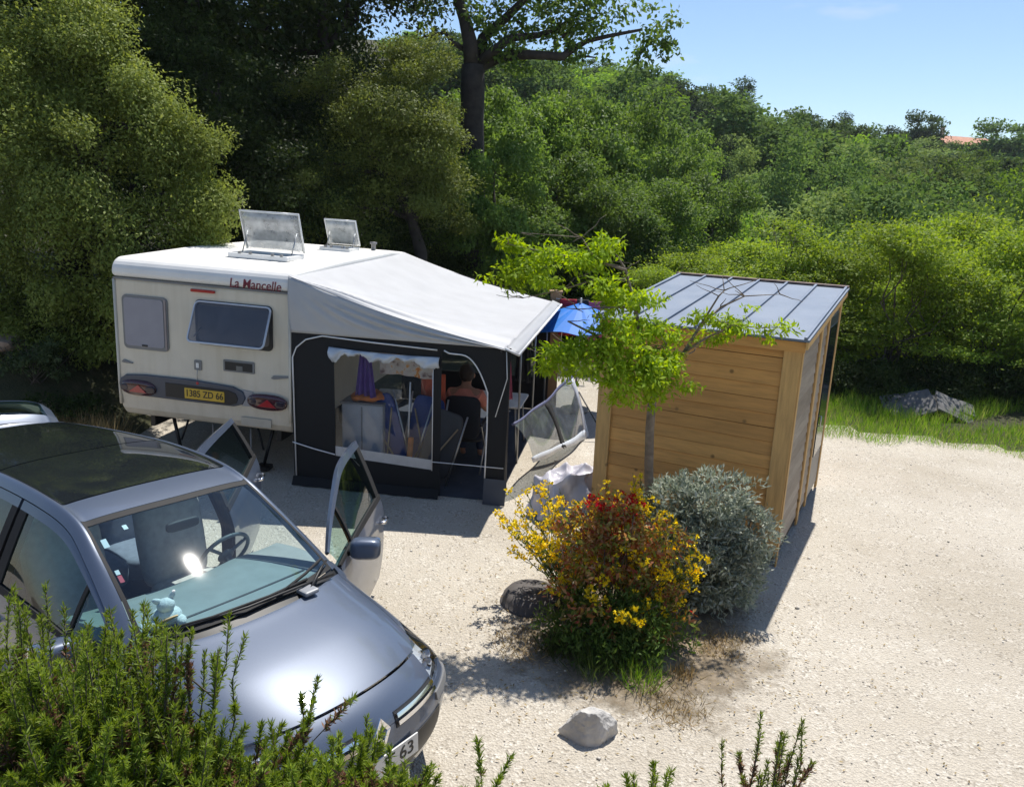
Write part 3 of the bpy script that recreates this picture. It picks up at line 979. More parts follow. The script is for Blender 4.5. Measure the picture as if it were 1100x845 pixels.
def face_plate(x0, z0, x1, z1, r, d, y=0.0):     # a rounded plate standing d proud of the rear face
    m_ = MB()
    m_.prism(rrect(x0, z0, x1, z1, r), d, 1, y - d)
    return m_
# left window, shut, blind down
fr = face_plate(-2.15, 1.46, -1.56, 2.11, .06, .018).build('window', GREYPL, cv, bevel=.006)
MB().prism(rrect(-2.12, 1.50, -1.61, 2.08, .045), .006, 1, -.026).build('pane', BLIND, fr, bevel=.002)
MB().b2((-1.90, -.034, 1.505), (-1.83, -.026, 1.525)).build('latch', BLACKPL, fr)
MB().b2((-1.60, -.03, 1.49), (-1.575, -.018, 2.09)).build('frame', mat('pinkish_grey_trim', (.30, .25, .24), .6), fr, bevel=.004)
# right window, hinged open at the top
fr = face_plate(-1.21, 1.60, -.24, 2.13, .06, .016).build('window', BLACKPL, cv, bevel=.005)
MB().prism(rrect(-1.17, 1.65, -.28, 2.09, .05), .004, 1, -.0205).build('dark_opening', mat('dark_window_recess', (.11, .105, .105), .35), fr)  # flat panel, the dim opening behind the pane painted as a dark colour
fl = MB()
n_ = 10
for m_i, (ins, th) in enumerate(((0, .02),)):
    fl.prism(rrect(-.475, -.50, .475, 0, .06), .022, 1, 0)
pn = fl.build('pane', ACRYL, fr, bevel=.006, loc=(-.725, -.022, 2.12), rot=(R(-26), 0, 0))
mb = MB()
loop = [(x, .011, z) for x, z in rrect(-.47, -.495, .47, -.005, .055)]
mb.tube(loop + [loop[0]], .014, 6)
mb.build('pane_edge', mat('clear_acrylic_rim', (.55, .58, .64), .15, var=.05, coat=.5), fr, loc=(-.725, -.022, 2.12), rot=(R(-26), 0, 0))
for x in (-1.14, -.31):
    MB().tube([(x, -.02, 1.80), (x, -.17, 1.72)], .008, 6).build('stay', STEEL, fr)
# high brake light
face_plate(-1.25, 2.215, -.95, 2.25, .012, .03).build('brake_light', REDL, cv, bevel=.006)
# water lock with key cord, vent
lk = face_plate(-1.245, 1.28, -1.15, 1.40, .012, .014).build('lock', GREYPL, cv, bevel=.004)
MB().b2((-1.215, -.022, 1.31), (-1.18, -.014, 1.37)).build('lock_flap', WHITEP, lk)
MB().tube([(-1.20, -.02, 1.30), (-1.205, -.022, 1.22), (-1.20, -.02, 1.14)], .004, 5).build('cord', STEEL, lk)
MB().sq((-1.20, -.025, 1.125), (.022, .012, .022), 1, 1).build('tag', REDL, lk)
vt = face_plate(-.87, 1.305, -.475, 1.445, .012, .014).build('vent', GREYPL, cv, bevel=.004)
MB().b2((-.845, -.018, 1.325), (-.50, -.0145, 1.425)).build('vent_opening', BLACKPL, vt)
MB().b2((-.70, -.022, 1.33), (-.62, -.018, 1.385)).build('vent_pipe', mat('vent_pipe', (.16, .16, .15), .5), vt)
# lamp band
mb = MB()
pts_t = [(-2.24, 1.01), (-2.22, 1.08), (-2.14, 1.135), (-1.9, 1.155), (-1.3, 1.16), (-.75, 1.13), (-.62, 1.08), (-.59, 1.0), (-.63, .92), (-.74, .885), (-1.3, .88), (-1.9, .885), (-2.12, .90), (-2.21, .94)]
mb.prism(pts_t, .03, 1, -.03)
band = mb.build('lamp_band', SLATE, cv, bevel=.012, seg=3)
MB().prism([(-.64, .90), (-.5, .905), (-.5, 1.085), (-.64, 1.10)], .012, 1, -.0125).build('band_bridge', mat('pale_grey_plastic', (.34, .33, .34), .5), band)
mb = MB()
mb.prism([(-1.62 + .0, .915), (-.78, .90), (-.70, .93), (-.68, .99), (-.71, 1.05), (-.80, 1.08), (-1.62, 1.09)], .006, 1, -.0365)
mb.build('plate_recess', BLACKPL, band, bevel=.003)
def lamp(cx, rx):
    m_ = MB()
    m_.sq((cx, -.03, .985), (rx, .035, .098), .8, 1)
    l = m_.build('tail_light', DREDL, cv)
    MB().prism([(cx - .11, .935), (cx + .13, .935), (cx + .02, 1.03)], .006, 1, -.071).build('reflector', REDL, l, bevel=.003)
    MB().sq((cx + .17, -.052, .975), (.065, .012, .045), .6, .6).build('indicator', mat('smoky_lamp_plastic', (.03, .02, .03), .12), l)
    MB().sq((cx - .17, -.052, .985), (.05, .012, .04), .6, .6).build('reversing_light', mat('dark_lamp_plastic', (.05, .04, .05), .12), l)
lamp(-1.98, .235)
lamp(-.31, .255)
pl = MB().prism(rrect(-1.365, .925, -.85, 1.055, .008), .006, 1, -.043).build('number_plate', YELP, band, bevel=.002)
text_part('plate_number', '1385 ZD 66', .115, INK, band, Matrix.Translation((-1.107, -.045, .99)) @ Matrix.Rotation(R(90), 4, 'X'), True, width=.47)
text_part('lettering', 'La Mancelle', .15, WINE, cv, Matrix.Translation((-.45, -.0165, 2.358)) @ Matrix.Rotation(R(90), 4, 'X'), True, shear=.15, width=.63)
for x0, x1, z in ((-2.2, -2.05, 1.295), (-.27, -.05, 1.29)):
    s_ = 1 if x0 < -1 else -1
    mb = MB()
    mb.prism([(x0, z - .012), (x0 + .04, z - .022), (x1, z - (.025 if s_ > 0 else -.01)), (x1, z + (-.012 if s_ > 0 else .035)), (x0 + .03, z + .02)], .018, 1, -.018)
    mb.build('grab_handle', GREYPL, cv, bevel=.004)
# faint worn sticker mark
MB().b2((-.66, -.0025, .66), (-.28, .02, .76)).build('sticker', mat('faded_sticker', (.50, .46, .38), .6, var=.1), cv)
# running gear under the body
mb = MB()
for x in (-2.0, -.3):
    mb.b2((x - .03, .25, .42), (x + .03, CL - .2, .56))
mb.b2((-2.2, 2.3, .30), (-.1, 2.38, .38))
mb.build('chassis', BLACKPL, cv)
for x in (-2.13, -.16):
    mb = MB().lathe([(.14, -.09), (.30, -.09), (.33, -.06), (.33, .06), (.30, .09), (.14, .09)], 'x', (x, 2.34, .33))
    wl = mb.build('wheel', RUBBER, cv)
    MB().lathe([(.0, -.08), (.12, -.085), (.19, -.05), (.19, .05), (.12, .085), (0, .08)], 'x', (x, 2.34, .33), 20).build('rim', STEEL, wl)
for x in (-1.78, -.42):
    mb = MB().tube([(x, .35, .55), (x + (.12 if x < -1 else -.12), .32, .06)], .022, 6).tube([(x + (.22 if x < -1 else -.22), .35, .55), (x + (.12 if x < -1 else -.12), .32, .25)], .014, 6).b2((x + (.04 if x < -1 else -.2), .24, .0), (x + (.2 if x < -1 else -.04), .40, .05))
    mb.build('steady_leg', BLACKPL, cv)
MB().tube([(-1.15, .2, .56), (-1.15, .2, .30)], .012, 6).build('waste_pipe', GREYPL, cv)
MB().tube([(-.62, .15, .57), (-.62, .15, .12)], .012, 6).build('waste_pipe', GREYPL, cv)
# skylights
def skylight(x, y, w_, l_, tilt, name='skylight'):
    z = 2.565
    m_ = MB()
    m_.b2((x - w_ / 2, y - l_ / 2, z - .01), (x + w_ / 2, y - l_ / 2 + .06, z + .05)).b2((x - w_ / 2, y + l_ / 2 - .06, z - .01), (x + w_ / 2, y + l_ / 2, z + .05))
    m_.b2((x - w_ / 2, y - l_ / 2 + .06, z - .01), (x - w_ / 2 + .06, y + l_ / 2 - .06, z + .05)).b2((x + w_ / 2 - .06, y - l_ / 2 + .06, z - .01), (x + w_ / 2, y + l_ / 2 - .06, z + .05))
    f_ = m_.build(name, WHITEP, cv, bevel=.012)
    MB().b2((x - w_ / 2 + .06, y - l_ / 2 + .06, z + .002), (x + w_ / 2 - .06, y + l_ / 2 - .06, z + .008)).build('opening', BLACKPL, f_)
    g = []
    for i in range(9):
        row = []
        for k in range(11):
            a, b = k / 10 * 2 - 1, i / 8
            e = min(1, 5 * (1 - abs(a))) * min(1, 6 * b, 6 * (1 - b))
            row.append((a * w_ / 2, b * l_, .055 * e ** .5))
        g.append(row)
    ld = MB().grid(g).build('lid', ACRYLC, f_, solid=.006, loc=(x, y + l_ / 2 - .02, z + .07), rot=(0, 0, 0))
    ld.rotation_euler = (R(180 - tilt), 0, 0)
    # lid hinged at the far edge: seen from inside
    rim = [(-w_ / 2, 0, 0), (-w_ / 2, l_, 0), (w_ / 2, l_, 0), (w_ / 2, 0, 0)]
    r_ = MB().tube(rim, .016, 6).build('lid_rim', mat('frosted_rim', (.66, .68, .68), .3), f_, loc=(x, y + l_ / 2 - .02, z + .07), rot=(R(180 - tilt), 0, 0))
    for sx in (-.42, .42):
        MB().tube([(x + sx * w_, y, z + .05), (x + sx * w_, y + l_ / 2 - .02 - math.cos(R(tilt)) * l_ * .5, z + .07 + math.sin(R(tilt)) * l_ * .5)], .008, 5).build('stay', STEEL, f_)
    for sx in (-.3, -.12, .25, .4):
        MB().b2((x + sx * w_ - .015, y - l_ / 2 - .01, z + .05), (x + sx * w_ + .015, y - l_ / 2 + .03, z + .075)).build('catch', GREYPL, f_)
skylight(-.86, 1.10, .80, .52, 70)
skylight(-.62, 2.95, .48, .42, 62)
mb = MB().lathe([(.035, 0), (.035, .10), (.055, .10), (.055, .13), (0, .135)], 'z', (-.25, 3.4, 2.56), 14)
mb.build('roof_flue', GREYPL, cv)

# ------------------------------------------------------------------ awning
AW, AL = 2.56, 4.25
def cloth_mat(name, c, rough=.75, trans=.0):
    m, t, b = _new(name)
    n = _noise(t, 3, 5)
    r = _ramp(t, n.outputs['Fac'], [(.3, sc3(c, .93)), (.7, sc3(c, 1.04))])
    t.links.new(r.outputs['Color'], b.inputs['Base Color'])
    b.inputs['Roughness'].default_value = rough
    n2 = _noise(t, 240, 2)
    _bump(t, b, n2.outputs['Fac'], .12, .004)
    if trans:
        tr = t.nodes.new('ShaderNodeBsdfTranslucent')
        t.links.new(r.outputs['Color'], tr.inputs['Color'])
        ms = t.nodes.new('ShaderNodeMixShader')
        ms.inputs['Fac'].default_value = trans
        t.links.new(b.outputs['BSDF'], ms.inputs[1]); t.links.new(tr.outputs['BSDF'], ms.inputs[2])
        t.links.new(ms.outputs['Shader'], t.nodes['Material Output'].inputs['Surface'])
    return m
PVCW = cloth_mat('pale_grey_awning_cloth', (.58, .585, .60), .55, .22)
PVCB = cloth_mat('black_awning_cloth', (.007, .0075, .009), .8)
PVCG = cloth_mat('grey_awning_border', (.42, .43, .45), .55, .1)
PIPE = mat('white_piping', (.75, .75, .75), .5)
FILM = glass_mat('clear_window_film', (.88, .90, .92), 1.3, .03, .022, (.6, .64, .68))
FILMD = glass_mat('creased_window_film', (.55, .60, .64), 1.6, .10, .26, (.34, .38, .43))
aw = thing('awning', 'caravan awning with a pale grey roof, black walls and clear plastic windows', 'awning', (CX, CY, 0), (0, 0, CA))
rg = np.random.default_rng(17)
def roofpt(s, t):
    """s 0..1 along the caravan, t 0..1 from the caravan rail down to the eave"""
    u = .04 + (AW - .04) * t
    z0, z1 = 2.50, 1.83
    z = z0 + (z1 - z0) * (t ** 1.08)
    v = -.03 + s * (AL + .06)
    sag = -.075 * math.sin(PI * t ** .85) - .07 * math.sin(PI * t) * math.sin(PI * s) ** .7
    # folds fan out from the corner at the caravan roof
    a = math.atan2(s * 2.4, t + .02)
    rr = math.hypot(s * 1.6, t)
    f = .060 * math.sin(a * 24) * math.exp(-((a - .25) / .28) ** 2) * min(1, rr * 4) * max(0, 1.15 - rr * .8)
    f += .022 * math.sin(a * 17 + 1) * math.exp(-((a - .8) / .5) ** 2) * min(1, rr * 3) * max(0, 1.1 - rr)
    f += .014 * math.sin(t * 15 + s * 9 + 2 * math.sin(s * 6)) * math.sin(PI * s) * t
    return (u, v, z + sag + f)
g = [[roofpt((i / 90) ** 1.7, k / 70) for k in range(71)] for i in range(91)]
MB().grid(g).build('roof', PVCW, aw, solid=.004)
# near gable cloth, hanging under the roof edge to the wall
g = []
for i in range(17):
    q = i / 16
    row = []
    for k in range(71):
        t = k / 70
        p = roofpt(0, t)
        zb = 1.86 - .02 * t
        z = p[2] - .004 + (min(zb, p[2] - .012) - p[2]) * q
        ga = math.atan2(q * .62, t + .03)
        wv = .020 * math.sin(ga * 22) * min(1, t * 4) * math.sin(PI * min(1, q * 1.1)) + .008 * math.sin(t * 26 - q * 5) * math.sin(PI * q) * (1 - t) - .055 * math.sin(PI * q) * (1 - t) * .6
        row.append((p[0], -.032 + wv + .012 * q, z))
    g.append(row)
MB().grid(g).build('gable_cloth', PVCW, aw, solid=.004)
# front border of the roof: a stiff grey band past the eave
g = [[(AW + .005 + .14 * q, -.05 + s * (AL + .1), 1.845 - .065 * q + .012 * math.sin(s * 21) * q) for q in (0, .33, .66, 1)] for s in [k / 24 for k in range(25)]]
MB().grid(g).build('valance', PVCG, aw, solid=.005)
MB().tube([(AW + .152, -.05, 1.78), (AW + .152, AL + .05, 1.78)], .016, 8).tube([(AW + .152, -.05, 1.78), (AW + .0, -.06, 1.845)], .014, 8).build('border_piping', PIPE, aw)
# near side wall
def wall(poly, name, m_, y=0.0, d=.006, parent=None):
    return MB().prism(poly, d, 1, y).build(name, m_, parent or aw)
wall([(.02, .06), (.55, .05), (.55, 1.84), (.02, 1.87)], 'wall_panel', PVCB)
wall([(1.73, .03), (1.83, .02), (1.83, 1.84), (1.73, 1.84)], 'wall_panel', PVCB)
arch = [(1.83, 1.50)]
arch = []
for k in range(13):
    q = k / 12
    x = 1.83 + q * .54
    arch.append((x, 1.74 - .02 * q - (max(0, (q - .42) / .58) ** 2.2) * .40))
wall([(1.83, 1.84)] + arch + [(2.37, 1.84)], 'wall_panel', PVCB)
wall([(2.37, .0), (2.585, -.0), (2.62, 1.84), (2.37, 1.84)], 'wall_panel', PVCB)
wall([(.55, 1.70), (1.73, 1.67), (1.73, 1.84), (.55, 1.84)], 'wall_panel', PVCB)
wall([(.55, .05), (1.73, .03), (1.73, .335), (.55, .40)], 'wall_panel', PVCB)
wall([(.55, .40), (1.73, .335), (1.73, .455), (.55, .52)], 'window_sill', mat('white_wall_strip', (.55, .54, .53), .6))
g = [[(.55 + 1.18 * k / 24, .003 + .010 * math.sin(k * .9 + i * .5), .52 - .065 * k / 24 + (1.17) * i / 12) for k in range(25)] for i in range(13)]
MB().grid(g).build('window', FILM, aw)
# window blind tied up under the eave: a crumpled pale strip
g = []
rq = [random.uniform(-1, 1) for _ in range(200)]
for k in range(73):
    x = .50 + 1.31 * k / 72
    top = 1.715 - .03 * k / 72 - .018 * math.sin(k / 72 * PI)
    hgt_ = .085 + .03 * math.sin(k * .21 + 1) + .02 * math.sin(k * .53) + .012 * rq[k] + .05 * math.exp(-((k - 4) / 4) ** 2) + .06 * math.exp(-((k - 69) / 4) ** 2)
    row = []
    for i in range(9):
        q = i / 8
        y = -.018 - .05 * math.sin(PI * q) * (.6 + .4 * math.sin(k * .37 + q * 2)) - .010 * math.sin(k * .9 + i) * q
        row.append((x, y, top - hgt_ * q))
    g.append(row)
MB().grid(g).build('rolled_blind', mat('pale_film_roll', (.50, .55, .62), .35, var=.15, coat=.3), aw, solid=.004)
mb = MB()
def pip(pts, r_=.009): mb.tube([(a, -.012, b) for a, b in pts], r_, 6)
pip([(.05, .06), (.05, 1.56), (.10, 1.68), (.22, 1.78), (.42, 1.835), (1.0, 1.80), (1.78, 1.765)])
pip([(1.86, 1.765)] + [(x, z - .0) for x, z in arch[2:]] + [(2.375, .9), (2.36, .02)])
pip([(1.735, .33), (1.735, 1.66)], .006)
mb.build('zip_piping', PIPE, aw)
mb = MB()
mb.tube([(.02, -.02, .53), (.3, -.03, .47), (.55, -.02, .42)], .008, 6)
mb.build('tape', PIPE, aw)
MB().tube([(1.74, -.014, .44), (2.36, -.014, .44), (2.58, -.014, .44)], .006, 5).build('tape', PIPE, aw)
g = [[(.02 + 1.81 * k / 20, -.03 - .06 * (1 - q) + .01 * math.sin(k * 2.1), .01 + .10 * q) for k in range(21)] for q in (0, .5, 1)]
MB().grid(g).build('mud_flap', PVCB, aw)
g = [[(2.36 + .26 * k / 6, -.03 - .05 * (1 - q), .005 + .30 * q) for k in range(7)] for q in (0, .5, 1)]
MB().grid(g).build('mud_flap', SLATE, aw)
# front wall (faces right): near post, poles, eave strip, far post
mb = MB()
mb.prism([(0, 0), (.34, .02), (.30, 1.83), (0, 1.83)], .006, 0, AW - .0)
mb.build('wall_panel', PVCB, aw)
mb = MB().prism([(.32, 1.70), (AL, 1.70), (AL, 1.83), (.32, 1.83)], .006, 0, AW)
mb.build('wall_panel', PVCB, aw)
for v in (.06, 1.45, 2.8, AL - .04):
    MB().tube([(AW - .05, v, 0), (AW - .05, v, 1.82)], .014, 8).build('pole', STEEL, aw)
MB().tube([(AW - .05, .0, 1.80), (AW - .05, AL, 1.80)], .014, 8).build('pole', STEEL, aw)
MB().tube([(.03, .02, 1.80), (AW - .05, .02, 1.80)], .014, 8).build('pole', STEEL, aw)
# far end wall with a wide clear window
mb = MB()
mb.prism([(.02, 0), (AW, 0), (AW, .55), (.02, .55)], .006, 1, AL)
mb.prism([(.02, 1.65), (AW, 1.65), (AW, 1.84), (.02, 2.42)], .006, 1, AL)
mb.prism([(.02, .55), (.35, .55), (.35, 1.65), (.02, 1.65)], .006, 1, AL)
mb.prism([(AW - .25, .55), (AW, .55), (AW, 1.65), (AW - .25, 1.65)], .006, 1, AL)
mb.build('end_wall', PVCB, aw)
MB().prism([(.35, .55), (AW - .25, .55), (AW - .25, 1.65), (.35, 1.65)], .003, 1, AL + .001).build('window', FILM, aw)
# two clear front panels let down and pegged outwards
def inv(p):
    d = Vector(p) - Vector((CX, CY, 0))
    return (d.dot(E_), d.dot(N_), d.z)
c_nt, c_ft, c_fb, c_nb = [Vector(inv(at_y(*q))) for q in ((549, 455, 8.75), (613, 402, 11.3), (633, 470, 11.2), (574, 497, 9.0))]
def pn(s, t):
    p = c_nt.lerp(c_ft, s).lerp(c_nb.lerp(c_fb, s), t)
    p.z += .03 * math.sin(s * 9) * math.sin(PI * t) - .06 * math.sin(PI * s) * (1 - t)
    p.x += .04 * math.sin(PI * t) + .015 * math.sin(s * 14 + t * 5)
    return p
for a, b in ((.02, .48), (.53, .93)):
    MB().grid([[pn(a + (b - a) * k / 12, .04 + .82 * i / 8) for k in range(13)] for i in range(9)]).build('let_down_window', FILMD, aw)
MB().grid([[pn(.47 + .07 * k / 2, i / 8) for k in range(3)] for i in range(9)]).build('panel_border', PVCB, aw, solid=.004)
MB().grid([[pn(.93 + .07 * k / 2, i / 8) for k in range(3)] for i in range(9)]).build('panel_border', mat('pale_blue_grey_border', (.50, .53, .60), .5), aw, solid=.004)
MB().grid([[pn(k / 24, .86 + .14 * i / 2) for k in range(25)] for i in range(3)]).build('panel_border', mat('pale_film_border', (.58, .62, .68), .4), aw, solid=.004)
MB().grid([[pn(k / 24, .05 * i / 2) for k in range(25)] for i in range(3)]).build('panel_border', mat('dusky_blue_border', (.10, .11, .20), .5), aw, solid=.004)
mb = MB()
mb.tube([pn(1, .3) + Vector((0, 0, .02)), Vector(inv(at_z(652, 474, .02)))], .012, 5)
mb.build('guy_rope', BLACKPL, aw)
# groundsheet
gs = MB().b2((.1, .05, .003), (AW - .05, AL - .05, .010)).build('groundsheet', mat('dark_blue_groundsheet', (.045, .055, .075), .8, var=.2), None, loc=(CX, CY, 0), rot=(0, 0, CA))
tag(gs, 'dark blue groundsheet spread under the awning', 'groundsheet')
# canopy wind rope at the near corner
mb = MB().tube([(AW + .01, -.02, 1.80), (AW + .03, -.03, 1.5), (AW - .09, -.03, 1.05)], .006, 5)
mb.build('cord', PIPE, aw)

# ------------------------------------------------------------------ things in the awning
def inaw(u, v, z=.012): return awn(u, v, z)
AWR = (0, 0, CA)
# table beyond the seated person
TB = mat('white_table_top', (.72, .71, .68), .4)
tb = thing('camp_table', 'white topped folding camp table in front of the seated person', 'table', inaw(2.0, 2.05), AWR)
MB().prism(rrect(-.5, -.4, .5, .4, .06), .025, 2, .68).build('table_top', TB, tb, bevel=.005)
for x in (-.42, .42):
    for y in (-.32, .32):
        MB().tube([(x, y, .68), (x * 1.08, y * 1.1, 0)], .013, 7).build('leg', STEEL, tb)
# folding chair of the person
DK_ = mat('dark_chair_cloth', (.02, .021, .025), .8)
CHX, CHY = 1.88, 1.10
def camp_chair(label, loc, rz, m_):
    t = thing('camp_chair', label, 'chair', loc, (0, 0, rz))
    MB().sq((0, 0, .43), (.24, .23, .03), .4, .5).build('seat', m_, t)
    MB().sq((0, -.25, .74), (.24, .022, .27), .4, .4, Euler((R(-9), 0, 0)).to_matrix()).build('backrest', m_, t)
    for s_ in (-1, 1):
        MB().tube([(s_ * .25, .22, 0), (s_ * .25, -.22, .62), (s_ * .25, -.24, .66)], .012, 7).build('leg', STEEL, t)
        MB().tube([(s_ * .25, -.26, 0), (s_ * .25, .20, .60)], .012, 7).build('leg', STEEL, t)
        MB().b2((s_ * .25 - .025, -.25, .635), (s_ * .25 + .025, .22, .66)).build('armrest', BLACKPL, t, bevel=.008)
    return t
camp_chair('dark camp chair the person in the awning is sitting on', inaw(CHX, CHY), CA, DK_)
# fridge box with an orange cloth on it
t = thing('camp_cupboard', 'pale grey cloth sided camp cupboard behind the clear awning window', 'cupboard', inaw(.80, .42), AWR)
MB().b2((-.26, -.2, 0), (.26, .2, .98)).build('body', mat('pale_grey_cupboard_cloth', (.40, .41, .43), .7, var=.1), t, bevel=.02)
MB().b2((-.01, -.206, .04), (.005, -.198, .95)).build('zip', GREYPL, t)
MB().b2((-.27, -.21, .982), (.27, .21, 1.0)).build('top', GREYPL, t)
ORA = mat('orange_cloth', (.55, .17, .04), .8, var=.3, scale=12)
tag(MB().sq((0, 0, .05), (.22, .15, .05), .7, .7, fn=lambda p: p + Vector((0, 0, .03 * math.sin(p.x * 30) * math.sin(p.y * 22)))).build('folded_cloth', ORA, None, loc=inaw(.84, .38, 1.012), rot=AWR), 'crumpled orange cloth lying on top of the grey camp cupboard', 'cloth')
def hanging(name, lab, cat, u0, u1, v, z0, z1, m_, wav=.03, taper=0.0, nf=7):
    g_ = []
    for i in range(13):
        q = i / 12
        row = []
        for k in range(17):
            s_ = k / 16
            uu = u0 + (u1 - u0) * (.5 + (s_ - .5) * (1 - taper * (1 - q)))
            row.append((uu, v + wav * math.sin(s_ * nf * PI) * (.35 + .65 * q), z1 + (z0 - z1) * q + .015 * math.sin(s_ * 5) * q))
        g_.append(row)
    o_ = MB().grid(g_).build(name, m_, None, solid=.006, loc=(CX, CY, 0), rot=AWR)
    return tag(o_, lab, cat)
PUR = mat('purple_cloth', (.11, .05, .24), .8, var=.2)
hanging('hanging_shirt', 'purple garment hanging inside the awning window on the left', 'garment', .72, .98, .22, 1.10, 1.70, PUR, .04, .6)
m_, t_, b_ = _new('patterned_cloth')
n_ = _noise(t_, 9, 3)
r_ = _ramp(t_, n_.outputs['Fac'], [(.30, (.10, .03, .03)), (.42, (.50, .42, .38)), (.56, (.58, .52, .47)), (.64, (.62, .28, .05)), (.72, (.50, .05, .03))])
t_.links.new(r_.outputs['Color'], b_.inputs['Base Color'])
b_.inputs['Roughness'].default_value = .85
hanging('patterned_towel', 'pale towel with orange and red pattern hanging across the top of the awning window', 'towel', 1.0, 1.66, .30, 1.36, 1.70, m_, .02, .0)
hanging('red_towel', 'orange red towel hanging behind the folded chairs in the awning', 'towel', 1.42, 1.72, .62, .92, 1.34, mat('orange_red_cloth', (.48, .10, .05), .8, var=.2), .03)
# folded blue chairs leaning by the window
BLU = mat('navy_chair_cloth', (.028, .055, .20), .75, var=.2)
TANM = mat('tan_webbing', (.32, .25, .16), .7)
def folded(label, u, v, lean, m_, h=1.15):
    t = thing('folded_chair', label, 'chair', inaw(u, v), (0, lean, CA), 'folded camp chairs stood behind the awning window')
    MB().sq((0, 0, h * .55), (.205, .03, h * .43), .35, .4).build('seat', m_, t)
    for s_ in (-1, 1):
        MB().tube([(s_ * .225, -.03, .0), (s_ * .225, -.03, h)], .012, 6).build('leg', STEEL, t)
        MB().tube([(s_ * .16, -.06, .02), (-s_ * .16, -.05, h * .82)], .011, 6).build('brace', TANM, t)
    return t
folded('navy folded camp chair leaning to the left behind the awning window', 1.22, .34, R(-14), BLU)
folded('second navy folded camp chair, standing upright behind the leaning one', 1.40, .52, R(9), BLU, 1.1)
folded('dark grey folded camp chair at the right edge of the awning window', 1.58, .36, R(16), mat('charcoal_chair_cloth', (.05, .055, .065), .75), 1.0)
tag(MB().tube([(1.36, .28, .62), (1.385, .27, 1.30)], .011, 6).build('tent_rod', PIPE, None, loc=(CX, CY, 0), rot=AWR), 'white rod standing in front of the navy folded chairs', 'rod')
tag(MB().tube([(1.36, .25, .10), (1.40, .26, .62)], .035, 8).build('rolled_mat', ORA, None, loc=(CX, CY, 0), rot=AWR), 'orange rolled mat stood on end between the folded chairs', 'mat')
hanging('pink_garment', 'dusky pink garment hanging from the awning front pole', 'garment', 2.30, 2.50, .95, 1.02, 1.62, mat('dusky_pink_cloth', (.42, .10, .17), .8, var=.15), .04, .5)
hanging('black_jacket', 'black jacket hanging in the open front of the awning', 'garment', 2.25, 2.5, 2.6, .85, 1.6, DK_, .05, .4)

# things beyond the awning front: parasol, wooden post, clothes line
PB = cloth_mat('bright_blue_parasol_cloth', (.012, .22, .74), .6, .25)
c = at_y(606, 352, 12.6)
pr = thing('parasol', 'bright blue parasol opened beyond the front of the awning', 'parasol', (c.x + .25, c.y, hz(c.x, c.y)))
zc = c.z
V = [(0, 0, zc + .42)]
for k in range(48):
    a = 2 * PI * k / 48
    sc_ = 1 - .05 * (1 - abs(math.cos(4 * a)))
    V.append((.95 * sc_ * math.cos(a), .95 * sc_ * math.sin(a), zc + .02 + .05 * abs(math.sin(4 * a))))
MB().add(V, [(0, k + 1, (k + 1) % 48 + 1) for k in range(48)], 0, False).build('canopy', PB, pr, solid=.006)
MB().tube([(0, 0, 0), (0, 0, zc + .5)], .02, 8).build('pole', STEEL, pr)
for k in range(8):
    a = 2 * PI * k / 8
    MB().tube([(0, 0, zc + .38), (.92 * math.cos(a), .92 * math.sin(a), zc + .02)], .006, 4).build('rib', STEEL, pr)
MB().lathe([(0, 0), (.22, 0), (.24, .05), (.06, .10), (.03, .25), (0, .25)], 'z', (0, 0, 0), 18).build('base', GREYPL, pr)
WPOST = wood_mat('weathered_post_wood', (.34, .21, .10), (3, 3, .5))
c = at_y(593, 400, 12.9)
ps = thing('wooden_post', 'square wooden post standing beyond the awning under the blue parasol', 'post', (c.x, c.y, hz(c.x, c.y)))
MB().b2((-.09, -.09, 0), (.09, .09, 1.95)).build('shaft', WPOST, ps, bevel=.01)
MB().b2((-.11, -.11, 1.951), (.11, .11, 1.98)).build('cap', WPOST, ps, bevel=.006)
c2_ = at_y(655, 400, 12.9)
ps = thing('wooden_post', 'second wooden post holding the far end of the clothes line, hidden behind the shed', 'post', (c2_.x + .3, c2_.y, hz(c2_.x, c2_.y)))
MB().b2((-.06, -.06, 0), (.06, .06, 1.9)).build('shaft', WPOST, ps, bevel=.01)
lz = 1.86
ln = thing('clothes_line', 'thin clothes line strung between two wooden posts beyond the awning', 'clothes line', (c.x, c.y - .1, 0))
MB().tube([(0, 0, lz), ((c2_.x + .3 - c.x) / 2, 0, lz - .03), (c2_.x + .3 - c.x, 0, lz)], .006, 5).build('line', PIPE, ln)
def towel(lab, px, y, dx, z0, z1, m_):
    p = at_y(px, 400, y)
    g_ = [[(p.x - dx / 2 + dx * k / 10, c.y - .1 + .02 * math.sin(k * 1.1) * i / 8 - .012 * (i > 0), z1 - .0 + (z0 - z1) * i / 8) for k in range(11)] for i in range(9)]
    tag(MB().grid(g_).build('towel', m_, None, solid=.01), lab, 'towel')
towel('dark red towel on the clothes line under the blue parasol', 606, 12.9, .28, 1.25, lz, mat('red_cloth', (.33, .015, .03), .85))
towel('black towel on the clothes line next to the red one', 621, 12.9, .2, 1.15, lz, DK_)
towel('deep pink towel on the clothes line nearest the shed', 637, 12.9, .34, .78, lz - .02, mat('pink_cloth', (.52, .11, .22), .85))
